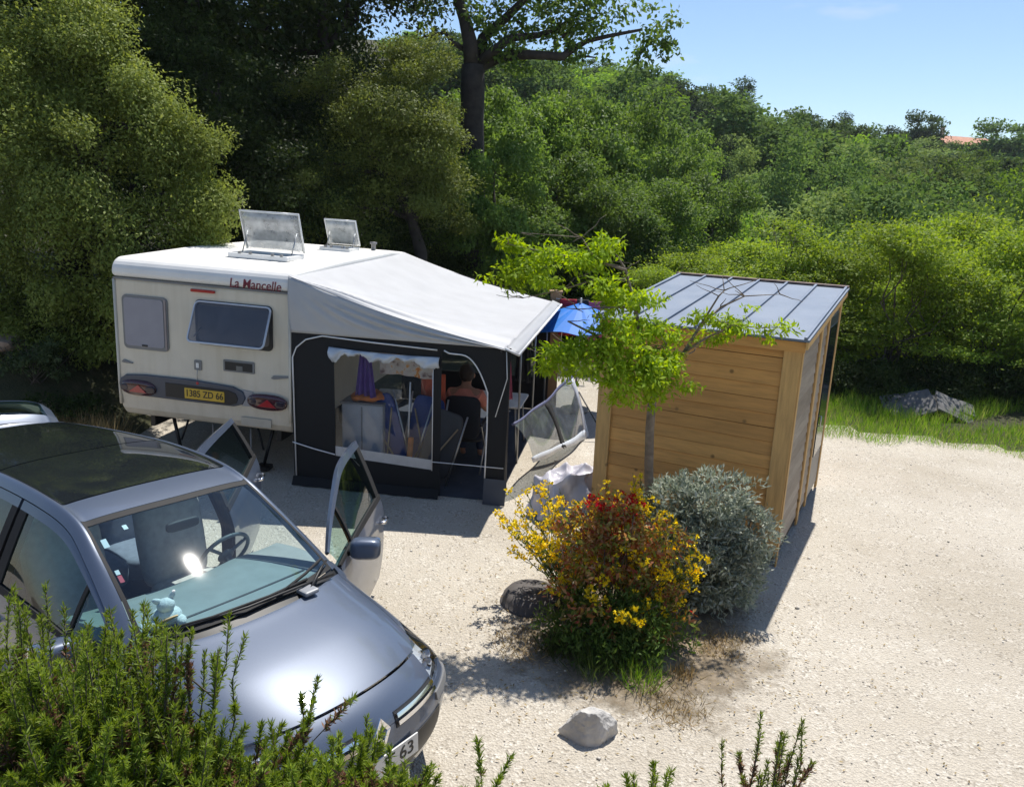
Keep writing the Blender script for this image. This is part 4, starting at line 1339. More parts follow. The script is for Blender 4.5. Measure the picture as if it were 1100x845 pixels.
# grey cover over something low in front of the awning
TARP = cloth_mat('lilac_grey_tarpaulin', (.56, .54, .59), .38)
def crease(x, y, z):
    v = 0
    for fx, fy, fz, ph, am in ((4.1, 2.3, 1.7, .3, .030), (-2.7, 5.2, 3.1, 1.9, .026), (6.8, -3.9, 2.2, 4.0, .020), (9.5, 7.1, -6, 2.2, .012), (-13, 8, 9, .7, .008)):
        v += am * (1 - 2 * abs(math.sin(fx * x * 2 + fy * y * 2 + fz * z * 2 + ph)))
    return v
g = []
for i in range(31):
    q = i / 30
    row = []
    for k in range(97):
        a = 2 * PI * k / 96
        fold_ = 1 + (.12 * math.sin(5 * a + 1) + .07 * math.sin(11 * a)) * max(0, q - .35)
        cxx = math.copysign(abs(math.cos(a)) ** .6, math.cos(a)); cyy = math.copysign(abs(math.sin(a)) ** .6, math.sin(a))
        r_ = min(1, q * 2.5) * (1 + .45 * max(0, q - .40))
        zt_ = .50 + .10 * math.sin(a + 2.4) * min(1, q * 2)
        z = zt_ if q < .40 else zt_ * (1 - ((q - .40) / .60) ** 1.15)
        x, y = .32 * cxx * r_ * fold_, .27 * cyy * r_ * fold_
        e = crease(x, y, z)
        rr = math.hypot(x, y) + 1e-6
        side = min(1, max(0, (q - .3) * 4))
        row.append((x + x / rr * e * side, y + y / rr * e * side, max(.012, z + e * (1 - side) * 1.2)))
    g.append(row)
tp = at_z(606, 550, 0)
tag(MB().grid(g).build('covered_box', TARP, None, solid=.003, loc=(tp.x, tp.y, 0), rot=(0, 0, .5)), 'low box under a lilac grey tarpaulin cover beside the yellow bush', 'covered box')
# ------------------------------------------------------------------ wooden shed
SX, SY, SA = 2.69, 7.09, -.50
SW, SD, HL, HH = 1.97, 2.60, 2.27, 2.50
PINE = wood_mat('honey_pine_boards', (.64, .335, .10), (.35, 3, 3.2))
PINEV = wood_mat('honey_pine_post', (.66, .41, .155), (4, 4, .35))
GREYB = wood_mat('grey_lit_pine_boards', (.34, .275, .21), (3, .35, 3), knots=False)
m, t, b = _new('grey_roof_sheet')
n = _noise(t, 1.6, 6, .6)
r = _ramp(t, n.outputs['Fac'], [(.3, (.115, .15, .21)), (.55, (.15, .185, .245)), (.75, (.18, .21, .26))])
n2 = _noise(t, 26, 4, .7)
r2 = _ramp(t, n2.outputs['Fac'], [(.62, (0, 0, 0)), (.70, (.6, .6, .6))])
cc = _mix(t, r2.outputs['Color'], r.outputs['Color'], (.10, .085, .06))
t.links.new(cc, b.inputs['Base Color'])
b.inputs['Roughness'].default_value = .55
b.inputs['Metallic'].default_value = .2
ROOFS = m
sh = thing('shed', 'small honey coloured board shed with a grey sheet metal lean-to roof', 'shed', (SX, SY, 0), (0, 0, SA))
# front boards, one board after another, slightly uneven
mb = MB()
nb = 15
for k in range(nb):
    z0 = .16 + (HL - .20) * k / nb
    z1 = .16 + (HL - .20) * (k + 1) / nb - .006
    y = random.uniform(-.003, .003)
    tl = random.uniform(-.0015, .0015)
    c0 = MB()
    mb.add([(-SW + .10, -.02 + y, z0), (-.16, -.02 + y, z0 + tl), (-.16, -.02 + y + .008, z1 + tl), (-SW + .10, -.02 + y + .008, z1), (-SW + .10, .02, z0), (-.16, .02, z0), (-.16, .02, z1), (-SW + .10, .02, z1)],
           [(0, 1, 2, 3), (4, 7, 6, 5), (0, 4, 5, 1), (3, 2, 6, 7), (0, 3, 7, 4), (1, 5, 6, 2)])
mb.build('front_boards', PINE, sh)
MB().b2((-SW + .08, .021, .16), (-.14, .03, HL - .04)).build('lining', BLACKPL, sh)
# right hand boards, the greyish light on that side put into their colour
mb = MB()
nb = 19
for k in range(nb):
    z0 = .14 + (HL - .2) * k / nb
    z1 = z0 + (HL - .2) / nb - .006
    for y0, y1 in ((.04, 1.10), (1.24, 1.66)):
        mb.add([(-.012, y0, z0), (-.012, y1, z0), (-.022, y1, z1), (-.022, y0, z1), (-.05, y0, z0), (-.05, y1, z0), (-.05, y1, z1), (-.05, y0, z1)],
               [(0, 1, 2, 3), (4, 7, 6, 5), (0, 4, 5, 1), (3, 2, 6, 7), (0, 3, 7, 4), (1, 5, 6, 2)])
zr = lambda y: HL + (HH - HL) * y / SD
mb.prism([(.04, HL - .07), (SD - .08, HL - .07), (SD - .08, zr(SD - .08) - .04), (.04, HL - .03)], .03, 0, -.05)
mb.build('side_boards', GREYB, sh)
# back and left walls
MB().b2((-SW + .04, SD - .05, .14), (-.05, SD - .02, HH - .05)).build('back_wall', PINE, sh)
mb = MB().prism([(.03, .14), (SD - .03, .14), (SD - .03, HH - .05), (.03, HL - .04)], .03, 0, -SW + .02)
mb.build('left_wall', PINE, sh)
# posts
for (x0, x1, y0, y1, z0, z1) in ((-.17, -.008, -.045, .03, .12, HL - .01), (-SW - .03, -SW + .13, -.045, .03, .12, HL - .01)):
    MB().b2((x0, y0, z0), (x1, y1, z1)).build('corner_post', PINEV, sh, bevel=.006)
MB().b2((-.008, -.035, -.02), (.006, .030, HL - .005)).build('corner_post', PINEV, sh, bevel=.004)
MB().b2((-.02, 1.12, .02), (.004, 1.22, zr(1.1) - .03)).build('corner_post', PINEV, sh, bevel=.005)
MB().b2((-.02, 1.67, .05), (.003, 1.735, zr(1.66) - .03)).build('corner_post', PINEV, sh, bevel=.005)
MB().b2((-.02, SD - .07, .02), (.006, SD + .02, zr(SD) - .03)).build('corner_post', PINEV, sh, bevel=.005)
# door with a dark blue grey pane
dr = MB().b2((-.03, 1.74, .12), (-.005, SD - .075, HH - .22)).build('door', mat('slate_door', (.035, .042, .058), .35, var=.2), sh, bevel=.006)
MB().b2((-.004, 1.84, .62), (.004, SD - .17, HH - .34)).build('pane', mat('dark_door_glass', (.015, .02, .028), .06), dr)
MB().tube([(.0, 1.79, 1.02), (.035, 1.79, 1.02), (.035, 1.79, 1.14), (0, 1.79, 1.14)], .008, 6).build('handle', STEEL, dr)
# roof: flat sheets with standing seams, low edge towards the camera
dy0, dy1 = -.13, SD + .06
zf = lambda y: HL + .02 + (HH - HL) * y / SD
mb = MB()
mb.add([(-SW - .12, dy0, zf(dy0)), (.055, dy0, zf(dy0)), (.055, dy1, zf(dy1)), (-SW - .12, dy1, zf(dy1)),
        (-SW - .12, dy0, zf(dy0) + .022), (.055, dy0, zf(dy0) + .022), (.055, dy1, zf(dy1) + .022), (-SW - .12, dy1, zf(dy1) + .022)],
       [(0, 3, 2, 1), (4, 5, 6, 7), (0, 1, 5, 4), (1, 2, 6, 5), (2, 3, 7, 6), (3, 0, 4, 7)])
rf = mb.build('roof', ROOFS, sh)
for k in range(7):
    x = -SW - .06 + (SW + .08) * k / 6
    mb = MB()
    a, b_ = Vector((x, dy0 - .002, zf(dy0) + .034)), Vector((x, dy1 + .002, zf(dy1) + .034))
    mb.box((a + b_) / 2, (.03, (b_ - a).length, .026), Euler((math.atan2(b_.z - a.z, b_.y - a.y), 0, 0)).to_matrix())
    mb.build('seam', ROOFS, rf, bevel=.006)
MB().box(((-SW - .065) / 2, dy1 - .01, zf(dy1) + .035), (SW + .155, .10, .02)).build('ridge_cap', mat('rusty_edge_strip', (.20, .13, .10), .7, var=.4, scale=14), rf)
mb = MB()
mb.prism([(dy0 + .03, zf(dy0) - .004), (dy1 - .02, zf(dy1) - .004), (dy1 - .02, zf(dy1) - .075), (dy0 + .03, zf(dy0) - .075)], .022, 0, .024)
mb.build('barge_board', PINEV, sh)
MB().b2((-SW - .05, -.075, HL - .10), (.02, -.048, HL - .005)).build('fascia', PINE, sh)
# base beam and blocks
MB().b2((-SW + .02, -.02, .04), (-.05, .05, .158)).b2((-.06, .06, .04), (-.03, SD - .06, .138)).build('base_beam', wood_mat('dark_base_beam', (.10, .07, .045), (1, 1, 1)), sh)
CONC = mat('grey_concrete_block', (.30, .29, .27), .9, var=.2, bump=.5)
for x, y in ((-.22, .06), (-SW + .2, .06), (-.25, SD - .2), (-SW + .2, SD - .2), (-1.1, .08)):
    MB().b2((x - .1, y - .08, -.02), (x + .1, y + .12, .039)).build('block', CONC, sh, bevel=.01)

# ------------------------------------------------------------------ grass strip, slab pile, white roof among the shrubs
rng = np.random.default_rng(91)
GRASSM = leaf_mat('meadow_grass', [(.11, .24, .028), (.16, .31, .035), (.22, .34, .06), (.30, .31, .11)], .35, bigscale=1.2)
DRYM = leaf_mat('dry_grass', [(.20, .14, .06), (.32, .24, .11), (.42, .34, .18), (.15, .12, .05)], .3, bigscale=1.5)
def blades(P, h, rng, wd=.008, lean=.35, mi=0):
    n = len(P)
    A = nrm(rng.normal(size=(n, 3)) * lean * np.array([1, 1, .2]) + np.array([0, 0, 1]))
    return leaves(P, A, h * rng.uniform(.5, 1.3, n), wd, rng, mi, .1)
n = 60000
gxx = rng.uniform(3.6, 13, n); gyy = rng.uniform(9.4, 15.2, n)
eg = 11.75 - .335 * (gxx - 5.1) + .22 * np.sin(gxx * 2.1) + .10 * np.sin(gxx * 6.3)
k = (gyy > eg + rng.exponential(.10, n) - .10) & (sines(np.stack([gxx, gyy, gxx * 0], -1), rng, 2.0) > -1.0)
k &= ~((gxx < 4.9) & (gyy < 11.4))
P = np.stack([gxx[k], gyy[k], hgt(gxx[k], gyy[k]) - .01], -1)
hh = .10 + .10 * (1 + sines(P, rng, 1.4)) * .5 + .06 * np.clip((P[:, 1] - eg[k]), 0, 1.5)
V, F, Mi = blades(P, np.clip(hh, .05, .4), rng)
tag(link('grass', np_mesh('grass', V, F), GRASSM), 'green grass strip along the far edge of the gravel', 'grass', kind='stuff')
# dry grass tuft band left of the caravan, one tuft per object
def tuft(name, label, loc, n, r_, h, m_, rng, lean=.4, wd=.008, group=None, cat='grass tuft'):
    ta, tr_ = rng.uniform(0, 6.28, n), r_ * 1.7 * rng.uniform(size=n) ** .6
    P = np.stack([tr_ * np.cos(ta), tr_ * np.sin(ta), np.zeros(n) - .01], -1)
    V, F, Mi = blades(P, h, rng, wd, lean)
    o_ = link(name, np_mesh(name, V, F), m_)
    o_.location = loc
    return tag(o_, label, cat, group)
for px, py, s, lab in ((78, 440, 1.0, 'dry straw coloured grass tuft left of the caravan lamp band'), (102, 446, 1.15, 'tall dry grass tuft beside the bottom left corner of the caravan'), (120, 462, .8, 'low dry grass tuft under the left edge of the caravan'), (60, 452, .8, 'dry grass tuft just beyond the car roof'), (40, 432, .7, 'sparse dry grass tuft among dark weeds at the left edge')):
    p = at_y(px, py + 22, 9.6); p.z = hz(p.x, p.y)
    tuft('dry_grass_tuft', lab, p, int(520 * s), .16 * s, .42 * s, DRYM, rng, .35, .007)
# dark weeds and rocks under the trees on the left
L_WEED = leaf_mat('grey_green_weed', [(.05, .08, .03), (.09, .13, .05), (.13, .17, .08)], .3, bigscale=2)
def bush(name, label, loc, lobes, leafm, n, per, cr, L, Wd, rng, stems=10, stemm=None, cat='shrub', group=None, **kw):
    root = thing(name, label, cat, loc, group=group)
    mb = MB()
    lb = np.array(lobes)
    for k_ in range(stems):
        q = lb[k_ % len(lb)]
        limb(mb, (rng.normal() * .05, rng.normal() * .05, -.02), (q[0] + rng.normal() * q[3] * .4, q[1] + rng.normal() * q[4] * .4, q[2] + q[5] * .3), .012, .003, rng, wob=.06, n=5, seg=5)
    mb.build('stem', stemm or BARK, root)
    V, F, Mi = crown(lobes, n, per, cr, L, Wd, rng, **kw)
    link('foliage', np_mesh('foliage', V, F), leafm, root)
    return root
p = at_y(38, 400, 10.4); p.z = hz(p.x, p.y)
bush('weed_bush', 'grey green weedy bush in the shade above the car roof', p, [(0, 0, .45, .35, .35, .3), (.3, .1, .35, .3, .3, .28), (-.3, 0, .4, .3, .3, .3)], L_WEED, 260, 12, .06, .06, .028, rng)
p = at_y(55, 440, 9.9); p.z = hz(p.x, p.y)
bush('weed_bush', 'low dark weed clump between the dry grass and the car roof', p, [(0, 0, .2, .4, .3, .22), (.4, 0, .16, .3, .3, .2)], L_DARK, 240, 12, .05, .05, .025, rng)
ROCK = mat('limestone_rock', (.46, .445, .42), .9, var=.28, scale=5, bump=.8, bscale=16)
ROCKP = mat('pinkish_rock', (.34, .25, .19), .9, var=.3, scale=6, bump=.8, bscale=18)
def rock(name, label, loc, d, seed, m_, rz=0.0, cut=.8):
    bm = bmesh.new()
    bmesh.ops.create_icosphere(bm, subdivisions=5, radius=1)
    rr = np.random.default_rng(seed)
    pl_ = [(Vector(nrm(rr.normal(size=3))), rr.uniform(.5, .85)) for _ in range(16)]
    for v in bm.verts:
        c_ = v.co.copy()
        for n_, h_ in pl_:
            e = c_.dot(n_) - h_
            if e > 0: c_ -= n_ * e * .93
        q_ = noise.noise(c_ * 2.3 + Vector((seed, 0, 0))) * .09 + noise.noise(c_ * 6 + Vector((0, seed, 0))) * .045 + noise.noise(c_ * 15) * .022 + noise.noise(c_ * 34) * .010
        c_ *= 1 + q_
        v.co = Vector((c_.x * d[0], c_.y * d[1], c_.z * d[2]))
    me = bpy.data.meshes.new(name)
    bm.to_mesh(me); bm.free()
    o_ = link(name, me, m_)
    o_.location = loc
    o_.rotation_euler = (0, 0, rz)
    return tag(o_, label, 'rock')
p = at_y(33, 417, 10.0); p.z = hz(p.x, p.y)
rock('rock', 'pinkish rock in the shaded bank beyond the car roof', p, (.28, .2, .16), 4, ROCKP)
p = at_y(8, 398, 10.6); p.z = hz(p.x, p.y) + .1
rock('rock', 'pinkish brown rock at the left edge of the photo under the evergreen', p, (.3, .2, .16), 9, ROCKP, 1)
rock('rock', 'pale limestone rock lying on the gravel in front of the shrubs', (.625, 4.47, .05), (.23, .17, .20), 15, ROCK, .3)
# grey slab pile on the grass
SLAB = mat('grey_slate_slab', (.125, .123, .122), .85, var=.25, scale=9, bump=.6, bscale=30)
sp = at_z(1000, 447, 0)
t = thing('slab_pile', 'low pile of grey slabs leaning against each other on the grass', 'slab pile', (sp.x, sp.y, -.02), (0, 0, -.12))
for x, y, rx, ry, dx, dy, dz in ((-.34, 0, .42, .34, .80, .62, .04), (.34, -.02, .40, -.42, .72, .6, .04), (-.55, .2, .42, .2, .5, .4, .035), (.02, .2, .6, .05, .42, .42, .035), (.55, .1, .45, -.3, .42, .35, .035)):
    MB().prism([(-dx / 2, -dy / 2), (dx / 2 * .9, -dy / 2 * .9), (dx / 2, dy / 2), (dx * .1, dy / 2 * 1.1), (-dx / 2 * .9, dy / 2)], dz).build('slab', SLAB, t, bevel=.01, loc=(x, y, .17), rot=(rx, -ry, 0))
wp = at_y(1098, 352, 16.6)
g0 = hz(wp.x, wp.y)
t = thing('tent', 'pale grey tent half hidden among the shrubs at the right edge', 'tent', (wp.x + .2, wp.y, g0), (0, 0, .4))
zz = wp.z - g0
mb = MB().add([(-.6, -.5, zz - .35), (.6, -.5, zz - .35), (.6, .5, zz - .35), (-.6, .5, zz - .35), (-.25, 0, zz + .06), (.25, 0, zz + .06)], [(0, 1, 5, 4), (1, 2, 5), (2, 3, 4, 5), (3, 0, 4)])
mb.build('roof', PVCW, t, solid=.008)
mb = MB().add([(-.6, -.5, zz - .351), (.6, -.5, zz - .351), (.6, .5, zz - .351), (-.6, .5, zz - .351), (-.65, -.55, 0), (.65, -.55, 0), (.65, .55, 0), (-.65, .55, 0)], [(0, 4, 5, 1), (1, 5, 6, 2), (2, 6, 7, 3), (3, 7, 4, 0)])
mb.build('wall', cloth_mat('olive_tent_cloth', (.06, .07, .04)), t, solid=.006)
# dark low growth under the tall shrubs
rng = np.random.default_rng(95)
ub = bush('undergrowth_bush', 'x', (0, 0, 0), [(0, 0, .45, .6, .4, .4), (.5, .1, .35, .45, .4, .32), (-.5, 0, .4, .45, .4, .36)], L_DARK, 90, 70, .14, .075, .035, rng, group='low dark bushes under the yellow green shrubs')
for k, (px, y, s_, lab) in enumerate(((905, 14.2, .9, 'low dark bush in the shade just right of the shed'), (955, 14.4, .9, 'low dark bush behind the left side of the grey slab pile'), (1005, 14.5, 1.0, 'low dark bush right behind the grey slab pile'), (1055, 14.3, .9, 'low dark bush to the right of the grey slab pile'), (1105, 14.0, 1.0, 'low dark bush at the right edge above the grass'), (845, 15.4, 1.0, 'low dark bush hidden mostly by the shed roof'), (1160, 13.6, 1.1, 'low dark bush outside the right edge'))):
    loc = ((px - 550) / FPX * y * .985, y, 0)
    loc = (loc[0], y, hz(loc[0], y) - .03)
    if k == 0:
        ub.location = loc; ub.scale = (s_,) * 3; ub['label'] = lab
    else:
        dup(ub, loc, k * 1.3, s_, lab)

# ------------------------------------------------------------------ young tree in the bed
rng = np.random.default_rng(101)
yt = Vector((1.27, 6.42, 0))
root = thing('young_tree', 'slender young tree with fresh bright green leaves rising out of the flowering shrubs', 'tree', yt)
mb = MB()
def Y_(px, py, y=6.45): return at_y(px, py, y) - yt
trk = [Vector((0, 0, -.02)), Y_(697, 560), Y_(697, 500), Y_(698, 460), Y_(701, 425), Y_(700, 405)]
mb.tube(trk, [.055, .046, .041, .039, .038, .034], 10)
BR = [([(700, 425), (680, 405), (660, 385), (640, 360), (610, 345)], .028, 6.3), ([(700, 410), (690, 370), (682, 330), (672, 290), (655, 262)], .026, 6.5), ([(701, 420), (718, 398), (735, 378), (752, 350), (774, 330)], .028, 6.5),
      ([(735, 378), (760, 362), (790, 350), (820, 352)], .014, 6.45), ([(752, 350), (772, 318), (778, 312), (776, 296)], .010, 6.5), ([(774, 330), (800, 318), (838, 316)], .009, 6.6), ([(672, 300), (640, 300), (600, 312), (562, 320)], .012, 6.4),
      ([(672, 290), (640, 280), (590, 272), (545, 262)], .012, 6.55), ([(660, 385), (630, 385), (600, 388)], .010, 6.2), ([(682, 330), (660, 330), (620, 332)], .010, 6.3), ([(690, 380), (715, 372), (740, 380)], .009, 6.3), ([(640, 280), (625, 255), (560, 250)], .008, 6.6)]
TW = []
for pts, r0, y in BR:
    q = [Y_(a, b, 6.45 + (y - 6.45) * k / (len(pts) - 1)) for k, (a, b) in enumerate(pts)]
    mb.tube(q, [r0 * (1 - .75 * k / (len(q) - 1)) for k in range(len(q))], 7)
    TW.append(q)
for tw in TW:
    for _ in range(5):
        a = tw[random.randrange(1, len(tw))]
        b = a + Vector((random.uniform(-.3, .3), random.uniform(-.25, .25), random.uniform(-.05, .22)))
        limb(mb, a, b, .006, .002, rng, n=4, seg=4)
mb.build('trunk', BARKP, root)
LB = [lobe(px, py, y, r_, .5) for px, py, y, r_ in ((560, 290, 6.5, 26), (585, 275, 6.5, 24), (545, 262, 6.6, 16), (610, 285, 6.4, 24), (640, 275, 6.5, 26), (655, 262, 6.6, 16), (640, 305, 6.3, 26), (665, 320, 6.5, 28), (612, 306, 6.3, 16), (585, 300, 6.3, 12),
      (600, 380, 6.2, 24), (630, 375, 6.2, 30), (660, 365, 6.2, 34), (645, 395, 6.1, 30), (680, 385, 6.3, 30), (690, 350, 6.5, 26), (700, 400, 6.2, 26), (715, 385, 6.3, 26), (735, 395, 6.3, 18), (720, 360, 6.5, 20), (665, 410, 6.1, 20), (690, 412, 6.2, 18),
      (780, 345, 6.5, 18), (800, 350, 6.5, 16), (825, 355, 6.5, 13), (765, 360, 6.5, 16), (845, 352, 6.6, 8), (750, 340, 6.5, 12), (800, 332, 6.6, 10), (700, 432, 6.2, 10), (556, 308, 6.4, 8), (670, 425, 6.1, 16), (712, 418, 6.15, 18), (735, 412, 6.2, 14), (620, 400, 6.1, 20), (590, 395, 6.2, 14), (530, 275, 6.6, 10), (525, 300, 6.5, 10), (660, 345, 6.2, 22), (690, 320, 6.5, 20))]
V, F, Mi = crown(rel(LB, yt), 1150, 12, .060, .060, .022, rng, shell=.1, gap=-.75, gsc=5, down=.55, flat=.30, out=.5)
link('crown', np_mesh('crown', V, F), L_SPRING, root)

# ------------------------------------------------------------------ flowering shrubs
BLOSSY = leaf_mat('yellow_blossom', [(.80, .58, .008), (.86, .68, .015), (.90, .76, .05)], .3, big=.2)
BLOSSR = leaf_mat('scarlet_blossom', [(.50, .015, .012), (.62, .03, .015), (.42, .01, .02)], .3, big=.2)
L_BROOM = leaf_mat('broom_leaf', [(.06, .10, .025), (.10, .15, .04), (.14, .17, .05)], .3, bigscale=3)
L_RUST = leaf_mat('rust_leaf', [(.34, .11, .035), (.42, .23, .06), (.25, .27, .05), (.18, .26, .05), (.52, .36, .17), (.30, .07, .04), (.46, .27, .15), (.30, .33, .07)], .48, bigscale=3)
L_SILV = leaf_mat('silver_leaf', [(.32, .36, .28), (.45, .49, .39), (.21, .26, .18), (.58, .60, .51)], .2, bigscale=3)
L_LOW = leaf_mat('dark_ground_leaf', [(.03, .055, .015), (.05, .085, .022), (.08, .10, .03)], .3, bigscale=3)
def flowers(root, name, P, m_, rng, s=.03, per=6):
    """each blossom a little rosette of petals"""
    n = len(P)
    C = np.repeat(P, per, 0) + rng.normal(size=(n * per, 3)) * s * .25
    A = nrm(rng.normal(size=(n * per, 3)) + np.array([0, -.2, .4]))
    V, F, Mi = leaves(C, A, s * rng.uniform(.7, 1.2, n * per), s * .75, rng)
    return link(name, np_mesh(name, V, F), m_, root)
def broom(name, label, loc, spread, n, hmin, hmax, rng, dirx=0.0, nf=9, lean=.5):
    root = thing(name, label, 'shrub', loc)
    mb = MB()
    FP, LP, LA = [], [], []
    for k_ in range(n):
        a = rng.uniform(0, 6.28)
        q = rng.uniform(0, 1) ** .6
        h = rng.uniform(hmin, hmax)
        tip = Vector((math.cos(a) * q * spread + dirx * h, math.sin(a) * q * spread * .8, h * (1 - .25 * q)))
        pts_ = limb(mb, (rng.normal() * .05, rng.normal() * .05, -.01), tip, .006, .002, rng, wob=.05, n=6, seg=4, sag=.06)
        for j in range(nf):
            e = 1 - .42 * rng.uniform() ** 1.5
            i0 = min(len(pts_) - 2, int(e * (len(pts_) - 1)))
            p_ = pts_[i0].lerp(pts_[i0 + 1], rng.uniform())
            FP.append(tuple(p_ + Vector(tuple(rng.normal(size=3) * .022))))
        for j in range(26):
            e = rng.uniform(.15, .95) * (len(pts_) - 1)
            i0 = int(e)
            p_ = pts_[i0].lerp(pts_[min(i0 + 1, len(pts_) - 1)], e - i0)
            LP.append(tuple(p_)); LA.append(tuple(rng.normal(size=3) * .6 + np.array([0, 0, .7])))
    mb.build('stem', L_BROOM, root)
    V, F, Mi = leaves(np.array(LP), nrm(np.array(LA)), .045, .012, rng)
    link('foliage', np_mesh('foliage', V, F), L_BROOM, root)
    flowers(root, 'blossom', np.array(FP), BLOSSY, rng, .029)
    return root
rng = np.random.default_rng(111)
broom('yellow_broom', 'yellow flowering broom bush on the left of the bed, arching over the gravel', (.60, 6.20, 0), .62, 70, .60, 1.22, rng, -.16, 8)
broom('yellow_broom', 'thin yellow flowered stems rising between the red leaved shrub and the silver shrub', (1.22, 5.84, 0), .46, 34, .5, 1.10, rng, .10, 6)
broom('yellow_broom', 'tallest yellow flowered stems, right beside the young tree trunk', (1.06, 6.20, 0), .36, 30, .95, 1.36, rng, .0, 7)
broom('yellow_broom', 'yellow flowered stems poking through the front of the red leaved shrub', (.90, 5.56, 0), .55, 30, .45, .98, rng, .02, 6)
bush('red_leaved_shrub', 'shrub with rusty red and green leaves at the front of the bed', (.93, 5.72, 0),
     [(-.26, .05, .60, .28, .26, .26), (.0, -.05, .72, .30, .28, .28), (.28, -.05, .55, .26, .25, .25), (-.05, -.18, .42, .36, .22, .22), (.3, -.2, .36, .24, .2, .2), (-.3, .1, .90, .24, .2, .2), (.05, .15, 1.02, .27, .22, .2), (.3, .1, .86, .22, .2, .18), (-.38, -.02, .42, .2, .2, .2)], L_RUST, 480, 14, .055, .055, .024, rng, 16, shell=.35, gap=-.8, gsc=5, down=.35)
rr_ = thing('red_flower_bush', 'small bush topped with scarlet flowers left of the young tree trunk', 'shrub', (.90, 6.02, 0))
mb = MB()
FP = []
for k_ in range(20):
    a = rng.uniform(0, 6.28); q = rng.uniform() ** .5
    tip = Vector((math.cos(a) * q * .22 - .04, math.sin(a) * q * .2, rng.uniform(.86, 1.10)))
    limb(mb, (0, 0, -.01), tip, .006, .002, rng, n=5, seg=4)
    for j in range(5): FP.append(tuple(tip + Vector(tuple(rng.normal(size=3) * np.array([.035, .035, .025])))))
mb.build('stem', L_RUST, rr_)
V, F, Mi = crown([(0, 0, .75, .32, .26, .22)], 120, 12, .05, .05, .02, rng, shell=.3)
link('foliage', np_mesh('foliage', V, F), L_RUST, rr_)
flowers(rr_, 'blossom', np.array(FP), BLOSSR, rng, .034)
bush('silver_shrub', 'rounded silver leaved shrub against the shed wall', (1.70, 6.42, 0),
     [(-.22, 0, .88, .33, .30, .26), (.12, 0, .92, .34, .30, .26), (.36, -.02, .68, .30, .28, .28), (.0, -.16, .62, .36, .26, .26), (.32, -.12, .34, .30, .26, .28), (-.02, -.22, .30, .40, .26, .28), (.1, -.1, .15, .42, .3, .16), (-.34, -.05, .6, .22, .25, .25)], L_SILV, 1500, 15, .05, .062, .017, rng, 16, shell=.45, gap=-.95, gsc=5, down=-.35, out=.7)
low = [(-.50, -.15, .15), (-.34, -.32, .13), (-.12, -.40, .14), (.10, -.36, .14), (.28, -.22, .15), (-.25, -.14, .20), (.1, -.12, .20)]
bush('ground_shrub', 'green leafy undergrowth at the foot of the flowering shrubs', (1.0, 5.72, 0), [(a, b, c, .22, .20, c * 1.1) for a, b, c in low] + [(-.32, -.10, .36, .2, .18, .16), (-.08, -.26, .34, .2, .16, .15), (.14, -.2, .36, .2, .16, .15)], L_GREEN, 460, 13, .05, .055, .016, rng, 18, shell=.2, gap=-.9, down=-.3)
for x, y, s, lab in ((.46, 5.40, 1.0, 'dark grass tuft at the front left of the planting bed'), (.72, 5.16, 1.1, 'long grass tuft just above the pale rock'), (1.05, 5.05, .9, 'grass tuft at the front of the bed right of the pale rock'), (1.36, 5.15, .6, 'small pale grass tuft on the gravel right of the bed'), (.95, 5.32, 1.2, 'dark tall grass tuft in the middle of the bed front')):
    tuft('grass_tuft', lab, (x, y, 0), int(210 * s), .10 * s, .22 * s, L_LOW if 'dark' in lab or 'long' in lab else DRYM if 'small pale' in lab else GRASSM, rng, .5, .006)
for x, y, lab in ((1.22, 4.78, 'dry brown grass patch on the gravel right of the pale rock'), (.18, 5.50, 'dry brown grass patch left of the bed'), (1.75, 5.62, 'dry brown grass patch below the silver shrub')):
    tuft('dry_grass_tuft', lab, (x, y, 0), 330, .15, .09, DRYM, rng, .9, .006)
# low dark rounded dome behind the broom
DOME = mat('dark_grey_dome', (.085, .075, .07), .7, var=.15)
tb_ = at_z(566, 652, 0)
o_ = thing('dark_dome', 'low dark rounded dome on the gravel beside the yellow broom', 'tub', (tb_.x + .04, tb_.y + .10, 0), (0, 0, .5))
MB().lathe([(.262, .0), (.264, .015), (.252, .022), (.240, .10), (.205, .165), (.12, .19), (0, .195)], 'z', (0, 0, 0), 40).build('shell', DOME, o_)
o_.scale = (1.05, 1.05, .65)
MB().lathe([(.07, .189), (.085, .195), (.085, .203), (.07, .206), (0, .206)], 'z', (0, 0, 0), 24).build('foot', DOME, o_)

